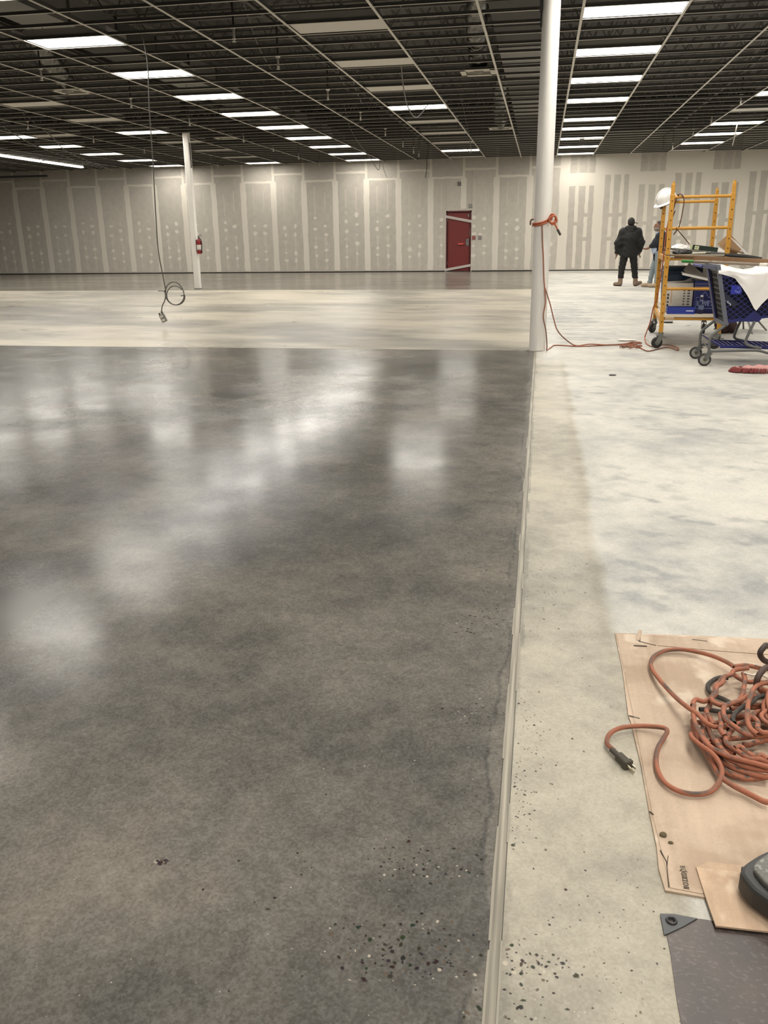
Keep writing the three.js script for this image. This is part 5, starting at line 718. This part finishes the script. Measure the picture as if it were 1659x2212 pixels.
  // three-pin plug
  const pl = part(t, 'plug', M([rod([0, 0, -0.012], [0, 0, 0.02], 0.0075, 12), RB(0.021, 0.021, 0.04, 0.006, 0, 0, 0.034), RB(0.026, 0.024, 0.014, 0.004, 0, 0, 0.056)]), mat([74, 68, 58], 0.8), 'dusty dark grey plug'); pl.position.set(0.236, 0.013, -1.934); pl.rotation.y = Math.atan2(0.036, 0.062);
  part(pl, 'prong', B(0.0018, 0.006, 0.018, -0.006, 0.002, 0.071), mat([190, 180, 150], 0.3, { metalness: 0.8 })); part(pl, 'prong', B(0.0018, 0.006, 0.018, 0.006, 0.002, 0.071), mat([190, 180, 150], 0.3, { metalness: 0.8 })); part(pl, 'prong', rod([0, -0.006, 0.063], [0, -0.006, 0.084], 0.0024, 8), mat([190, 180, 150], 0.3, { metalness: 0.8 }));
}
{ // black tool case at the right edge
  const t = thing('tool_case', 'black tool case with worn grey lid and yellow lettering on the cardboard', 'tool case', [0.455, 0.011, -1.475], -0.2);
  const out = [[-0.012, 0.004], [-0.006, -0.022], [0.02, -0.06], [0.05, -0.092], [0.1, -0.12], [0.3, -0.13], [0.32, 0.1], [0.12, 0.098], [0.06, 0.075], [0.01, 0.04]];
  const sh = (k, cx, cz) => { const c = new THREE.CatmullRomCurve3(out.map(([x, z]) => V3(cx + (x - cx) * k, 0, cz + (z - cz) * k)), true, 'catmullrom', 0.25); return c.getPoints(60).map((p) => [p.x, p.z]); };
  part(t, 'body', plate(sh(0.96, 0.14, 0), 0.03, 0.008).translate(0, 0.014, 0), mat([44, 43, 41], 0.5)); part(t, 'foot', plate(sh(0.86, 0.16, 0.01), 0.014).translate(0, 0.0, 0), mat([26, 25, 24], 0.6));
  part(t, 'lid', plate(sh(0.88, 0.2, -0.06), 0.006, 0.004).translate(0, 0.054, 0), new THREE.MeshStandardMaterial({ roughness: 0.55, map: repeated(tex(256, 256, (u, v) => { const n = fbm(u * 9, v * 9, 4), s = sstep(0.6, 0.75, fbm(u * 30, v * 30, 2)); return [lerp(78, 116, n) + s * 40, lerp(78, 114, n) + s * 40, lerp(74, 106, n) + s * 38]; }), 5, 5) }), 'scratched grey lid');
  part(t, 'latch', M([RB(0.016, 0.01, 0.01, 0.002, -0.004, 0.045, -0.014), RB(0.014, 0.012, 0.012, 0.002, 0.058, 0.05, -0.102)]), mat([30, 29, 28], 0.5));
  const tx = textTex(256, 64, (x, w, h) => { x.fillStyle = '#1c1b1c'; x.fillRect(0, 0, w, h); x.fillStyle = '#c9a52c'; x.font = 'bold 56px sans-serif'; x.fillText('DUR', 14, 52); }); const lb = part(t, 'nameplate', B(0.075, 0.018, 0.003, 0, 0, 0), new THREE.MeshStandardMaterial({ map: tx, roughness: 0.5 })); lb.position.set(0.085, 0.02, 0.087); lb.rotation.y = -0.36;
}

// ---------------------------------------------------------------- the two people by the back wall
const skinM = mat([126, 90, 72], 0.6);
function hand(base, dir, side, curl) {              // five-fingered hand hanging from the wrist: list of capsules
  const b = V3(...base), d = V3(...dir).normalize(), s = V3(...side).normalize(), n = new THREE.Vector3().crossVectors(d, s), C = [], at = (k, q, m = 0) => b.clone().addScaledVector(d, k).addScaledVector(s, q).addScaledVector(n, m).toArray();
  C.push([b.toArray(), at(0.045, 0), 0.022, 0.03]); C.push([at(0.03, -0.018), at(0.08, -0.024), 0.016, 0.014]); C.push([at(0.03, 0.018), at(0.08, 0.024), 0.016, 0.014]);
  [[-0.029, 0.055], [-0.01, 0.07], [0.01, 0.066], [0.028, 0.05]].forEach(([q, L]) => { C.push([at(0.075, q), at(0.075 + L * 0.5, q * 1.06, curl * 0.01), 0.0095, 0.009]); C.push([at(0.075 + L * 0.5, q * 1.06, curl * 0.01), at(0.075 + L, q * 1.05, curl * 0.03), 0.009, 0.0075]); });
  C.push([at(0.02, -0.026), at(0.055, -0.05, 0.012), 0.013, 0.01]); C.push([at(0.055, -0.05, 0.012), at(0.082, -0.052, 0.018), 0.01, 0.008]);
  return C;
}
const field = (caps, k) => (p) => { let d = 9; for (const c of caps) d = smin(d, c.length === 4 ? cap(p, c[0], c[1], c[2], c[3]) : ell(p, c[0], c[1]), k); return d; };
function fine(g, list) { return mergeGeometries([g, ...list].map((x) => { const n = x.toNonIndexed(); return n; })); }
{
  const t = thing('person', 'person seen from behind in black hooded jacket, black trousers, cap and tan boots', 'person', [2.13, 0, -22.7]);
  const J = { hip: [0, 0.83, 0], chest: [0, 1.18, 0], neck: [0, 1.36, 0.0], lsh: [-0.17, 1.29, 0], rsh: [0.17, 1.29, 0], lel: [-0.27, 1.03, 0.02], rel: [0.26, 1.04, 0.02], lwr: [-0.285, 0.82, -0.05], rwr: [0.255, 0.84, -0.06], lhp: [-0.09, 0.82, 0], rhp: [0.09, 0.82, 0], lkn: [-0.145, 0.45, -0.01], rkn: [0.155, 0.45, -0.01], lan: [-0.165, 0.09, 0.02], ran: [0.2, 0.09, 0.02] };
  const skin = [[J.hip, J.chest, 0.12, 0.13], [J.chest, J.neck, 0.1, 0.055], [J.neck, [0, 1.45, -0.01], 0.052, 0.055], [J.lsh, J.lel, 0.05, 0.042], [J.lel, J.lwr, 0.04, 0.028], [J.rsh, J.rel, 0.05, 0.042], [J.rel, J.rwr, 0.04, 0.028], [J.chest, J.lsh, 0.1, 0.06], [J.chest, J.rsh, 0.1, 0.06], [J.lhp, J.lkn, 0.085, 0.06], [J.lkn, J.lan, 0.055, 0.038], [J.rhp, J.rkn, 0.085, 0.06], [J.rkn, J.ran, 0.055, 0.038], [J.lan, [-0.23, 0.04, -0.06], 0.035, 0.03], [J.ran, [0.27, 0.04, -0.06], 0.035, 0.03]];
  const body = nets(field(skin, 0.05), [-0.4, -0.02, -0.25], [0.4, 1.5, 0.25], 0.014);
  const headC = [[[0, 1.52, -0.012], [0.073, 0.1, 0.09]], [[0.005, 1.475, -0.055], [0.05, 0.06, 0.045]], [[0.035, 1.5, -0.1], [0.0, 0, 0].map(() => 0.014)], [[-0.074, 1.505, 0], [0.012, 0.03, 0.018]], [[0.076, 1.505, 0], [0.012, 0.03, 0.018]]];
  const head = nets(field(headC, 0.025), [-0.12, 1.38, -0.15], [0.12, 1.66, 0.12], 0.006);
  const lh = nets(field(hand([-0.287, 0.805, -0.05], [0.0, -1, -0.1], [0, 0, 1], 1), 0.008), [-0.36, 0.62, -0.14], [-0.22, 0.84, 0.04], 0.004), rh = nets(field(hand([0.257, 0.825, -0.06], [0.02, -1, -0.1], [0, 0, 1], -1), 0.008), [0.19, 0.64, -0.15], [0.34, 0.86, 0.03], 0.004);
  part(t, 'body', fine(body, [head, lh, rh]), skinM);
  const jk = [[[0, 0.8, 0], [0, 1.15, 0.01], 0.19, 0.2], [[0, 1.15, 0.01], [0, 1.32, 0], 0.19, 0.11], [J.lsh, J.lel, 0.1, 0.098], [J.lel, [-0.285, 0.82, -0.045], 0.098, 0.062], [J.rsh, J.rel, 0.1, 0.098], [J.rel, [0.258, 0.84, -0.055], 0.098, 0.062], [[-0.1, 1.28, 0], J.lsh, 0.11, 0.1], [[0.1, 1.28, 0], J.rsh, 0.11, 0.1], [[-0.12, 0.82, 0], [0.12, 0.82, 0], 0.13, 0.13]];
  const jf = field(jk, 0.05); part(t, 'jacket', nets((p) => { const w = 0.006 * Math.sin(p[1] * 46 + 5 * Math.sin(p[0] * 9)) * sstep(1.3, 1.1, p[1]) + 0.004 * noise(p[0] * 30, p[1] * 30 + p[2] * 20); return Math.max(jf(p) + w, 0.69 - p[1]); }, [-0.42, 0.66, -0.28], [0.42, 1.46, 0.28], 0.011), mat([23, 22, 20], 0.8), 'puffy black jacket');
  const hf = field([[[-0.085, 1.38, 0.045], [0.085, 1.38, 0.045], 0.062, 0.062], [[-0.08, 1.4, -0.03], [0.08, 1.4, -0.03], 0.045, 0.045], [[0, 1.36, 0.05], [0, 1.3, 0.07], 0.08, 0.09]], 0.06); part(t, 'hood', nets((p) => hf(p) + 0.005 * Math.sin(p[0] * 50 + p[1] * 40), [-0.2, 1.18, -0.14], [0.2, 1.5, 0.2], 0.01), mat([27, 26, 23], 0.85));
  const tf = field([[J.lhp, J.lkn, 0.108, 0.078], [J.lkn, [-0.16, 0.2, 0.01], 0.078, 0.07], [J.rhp, J.rkn, 0.108, 0.078], [J.rkn, [0.19, 0.2, 0.01], 0.078, 0.07], [[-0.07, 0.84, 0], [0.07, 0.84, 0], 0.13, 0.13]], 0.03); part(t, 'trousers', nets((p) => Math.max(tf(p) + 0.004 * Math.sin(p[1] * 60 + p[0] * 20), 0.19 - p[1]), [-0.3, 0.17, -0.22], [0.32, 1.02, 0.22], 0.011), mat([26, 24, 22], 0.85));
  const boots = mat([126, 106, 88], 0.8), sole = mat([62, 52, 44], 0.8);
  for (const [a, tx, tz, up] of [[[-0.165, 0.1, 0.02], -0.28, -0.09, 0], [[0.2, 0.1, 0.02], 0.33, -0.05, 0.03]]) { const bf = field([[[a[0], 0.24, a[2] - 0.01], a, 0.058, 0.055], [[a[0], 0.055, a[2] + 0.02], [tx, 0.05 + up, tz], 0.05, 0.046]], 0.04); const b = part(t, 'boot', nets((p) => Math.max(bf(p), 0.012 - p[1], p[1] - 0.235), [a[0] - 0.22, -0.02, -0.2], [a[0] + 0.22, 0.26, 0.14], 0.009), boots); part(b, 'sole', nets((p) => Math.max(bf(p) - 0.006, p[1] - 0.028, 0.001 - p[1]), [a[0] - 0.23, -0.02, -0.21], [a[0] + 0.23, 0.06, 0.15], 0.009), sole); }
  const cp = part(t, 'cap', M([new THREE.SphereGeometry(0.1, 24, 12, 0, 6.283, 0, 1.75).scale(0.86, 1.0, 1.04).translate(0, 1.535, -0.005)]), mat([34, 31, 29], 0.8)); part(cp, 'cap_brim', new THREE.CylinderGeometry(0.08, 0.08, 0.012, 20).scale(1.1, 1, 1).rotateZ(-0.3).translate(0.085, 1.515, -0.04), mat([34, 31, 29], 0.8)); part(t, 'hair', nets((p) => Math.max(ell(p, [0, 1.5, 0.02], [0.08, 0.07, 0.085]), -p[2] - 0.02), [-0.12, 1.4, -0.06], [0.12, 1.6, 0.14], 0.008), mat([30, 24, 20], 0.85));
}
{
  const t = thing('person', 'bearded person in navy jacket and pale jeans standing behind the yellow scaffold', 'person', [2.8, 0, -22.2]);
  // stands three-quarter turned to the left of the picture, arm held out
  const face = (x, z) => [x, 0, z];
  const skin = [[[0.0, 0.8, 0], [0.02, 1.1, 0], 0.12, 0.13], [[0.02, 1.1, 0], [-0.03, 1.28, 0], 0.1, 0.055], [[-0.03, 1.28, 0], [-0.07, 1.36, 0], 0.05, 0.05], [[-0.06, 1.2, 0.12], [-0.17, 1.0, 0.12], 0.05, 0.042], [[-0.17, 1.0, 0.12], [-0.26, 0.93, 0.08], 0.04, 0.028], [[0.02, 1.15, 0], [-0.06, 1.2, 0.12], 0.09, 0.055], [[0.02, 1.15, 0], [0.1, 1.2, -0.1], 0.09, 0.055], [[0.1, 1.2, -0.1], [0.17, 0.95, -0.08], 0.05, 0.042], [[0.17, 0.95, -0.08], [0.1, 0.78, -0.14], 0.04, 0.028], [[-0.02, 0.8, 0.07], [-0.03, 0.44, 0.09], 0.085, 0.06], [[-0.03, 0.44, 0.09], [-0.02, 0.09, 0.1], 0.055, 0.038], [[-0.02, 0.8, -0.06], [-0.12, 0.44, -0.08], 0.085, 0.06], [[-0.12, 0.44, -0.08], [-0.16, 0.09, -0.12], 0.055, 0.038], [[-0.02, 0.09, 0.1], [-0.14, 0.04, 0.11], 0.035, 0.03], [[-0.16, 0.09, -0.12], [-0.28, 0.04, -0.11], 0.035, 0.03]];
  const body = nets(field(skin, 0.05), [-0.4, -0.02, -0.28], [0.34, 1.42, 0.28], 0.014);
  const head = nets(field([[[-0.075, 1.42, 0], [0.09, 0.102, 0.074]], [[-0.13, 1.375, 0], [0.045, 0.055, 0.048]], [[-0.165, 1.425, 0.0], [-0.182, 1.4, 0.0], 0.01, 0.014], [[-0.155, 1.36, -0.018], [-0.155, 1.36, 0.018], 0.012, 0.012], [[-0.06, 1.41, 0.074], [0.018, 0.032, 0.012]], [[-0.06, 1.41, -0.074], [0.018, 0.032, 0.012]], [[-0.15, 1.452, -0.035], [-0.15, 1.452, 0.035], 0.016, 0.016]], 0.022), [-0.22, 1.28, -0.11], [0.05, 1.56, 0.11], 0.006);
  const h1 = nets(field(hand([-0.26, 0.925, 0.08], [-1, -0.35, -0.1], [0, 0.3, 1], 1), 0.008), [-0.5, 0.8, -0.02], [-0.26, 1.0, 0.18], 0.004);
  part(t, 'body', fine(body, [head, h1]), skinM);
  const beard = nets((p) => Math.max(smin(ell(p, [-0.125, 1.355, 0], [0.058, 0.055, 0.058]), ell(p, [-0.075, 1.37, 0], [0.06, 0.05, 0.077]), 0.03), p[1] - 1.378 - 0.45 * (p[0] + 0.165)), [-0.22, 1.26, -0.1], [0.02, 1.43, 0.1], 0.006); part(t, 'beard', beard, mat([132, 126, 118], 0.9), 'grey beard');
  part(t, 'hair', nets((p) => Math.max(ell(p, [-0.055, 1.44, 0], [0.1, 0.1, 0.083]), -(p[0] + 0.115) * 1.0 - 0.9 * (p[1] - 1.5), 1.385 - p[1]), [-0.2, 1.36, -0.11], [0.08, 1.57, 0.11], 0.007), mat([74, 64, 58], 0.9));
  part(t, 'eye', M([new THREE.SphereGeometry(0.009, 10, 8).translate(-0.153, 1.435, 0.032), new THREE.SphereGeometry(0.009, 10, 8).translate(-0.153, 1.435, -0.032)]), mat([40, 34, 30], 0.3));
  const jf = field([[[0.0, 0.72, 0], [0.04, 1.08, -0.01], 0.15, 0.165], [[0.04, 1.08, -0.01], [0.0, 1.25, 0], 0.16, 0.09], [[-0.05, 1.2, 0.12], [-0.14, 1.02, 0.13], 0.085, 0.085], [[-0.14, 1.02, 0.13], [-0.22, 0.96, 0.1], 0.07, 0.05], [[0.1, 1.18, -0.1], [0.17, 0.95, -0.08], 0.085, 0.08], [[0.17, 0.95, -0.08], [0.12, 0.82, -0.13], 0.075, 0.05]], 0.05); part(t, 'jacket', nets((p) => Math.max(jf(p) + 0.005 * Math.sin(p[1] * 42 + p[0] * 20), 0.56 - p[1]), [-0.36, 0.53, -0.3], [0.36, 1.38, 0.3], 0.011), mat([24, 27, 38], 0.8), 'navy jacket');
  part(t, 'shirt', nets((p) => smin(ell(p, [-0.04, 1.25, 0], [0.085, 0.06, 0.085]), ell(p, [-0.12, 0.9, 0.02], [0.09, 0.13, 0.1]), 0.02), [-0.24, 0.74, -0.12], [0.08, 1.34, 0.14], 0.011), mat([172, 184, 204], 0.8), 'pale blue shirt');
  const tf = field([[[-0.02, 0.78, 0.07], [-0.03, 0.44, 0.09], 0.1, 0.07], [[-0.03, 0.44, 0.09], [-0.02, 0.09, 0.1], 0.068, 0.062], [[-0.02, 0.78, -0.06], [-0.12, 0.44, -0.08], 0.095, 0.066], [[-0.12, 0.44, -0.08], [-0.16, 0.1, -0.12], 0.064, 0.056]], 0.02); part(t, 'jeans', nets((p) => Math.max(tf(p) + 0.006 * Math.sin(p[1] * 55 + p[2] * 20) * sstep(0.5, 0.1, p[1]), 0.06 - p[1]), [-0.28, 0.03, -0.28], [0.16, 0.94, 0.26], 0.011), mat([128, 138, 142], 0.85), 'pale washed jeans');
  for (const [x, z] of [[-0.02, 0.1], [-0.16, -0.12]]) { const bf = field([[[x, 0.05, z], [x - 0.17, 0.045, z + 0.01], 0.05, 0.044], [[x, 0.1, z], [x, 0.06, z], 0.05, 0.05]], 0.04); part(t, 'shoe', nets((p) => Math.max(bf(p), 0.002 - p[1]), [x - 0.26, -0.02, z - 0.1], [x + 0.1, 0.18, z + 0.1], 0.009), mat([170, 148, 122], 0.8)); }
}

// ---------------------------------------------------------------- shadows on, draw
scene.traverse((o) => { if (o.isMesh) { o.castShadow = true; o.receiveShadow = true; } });
renderer.render(scene, camera);
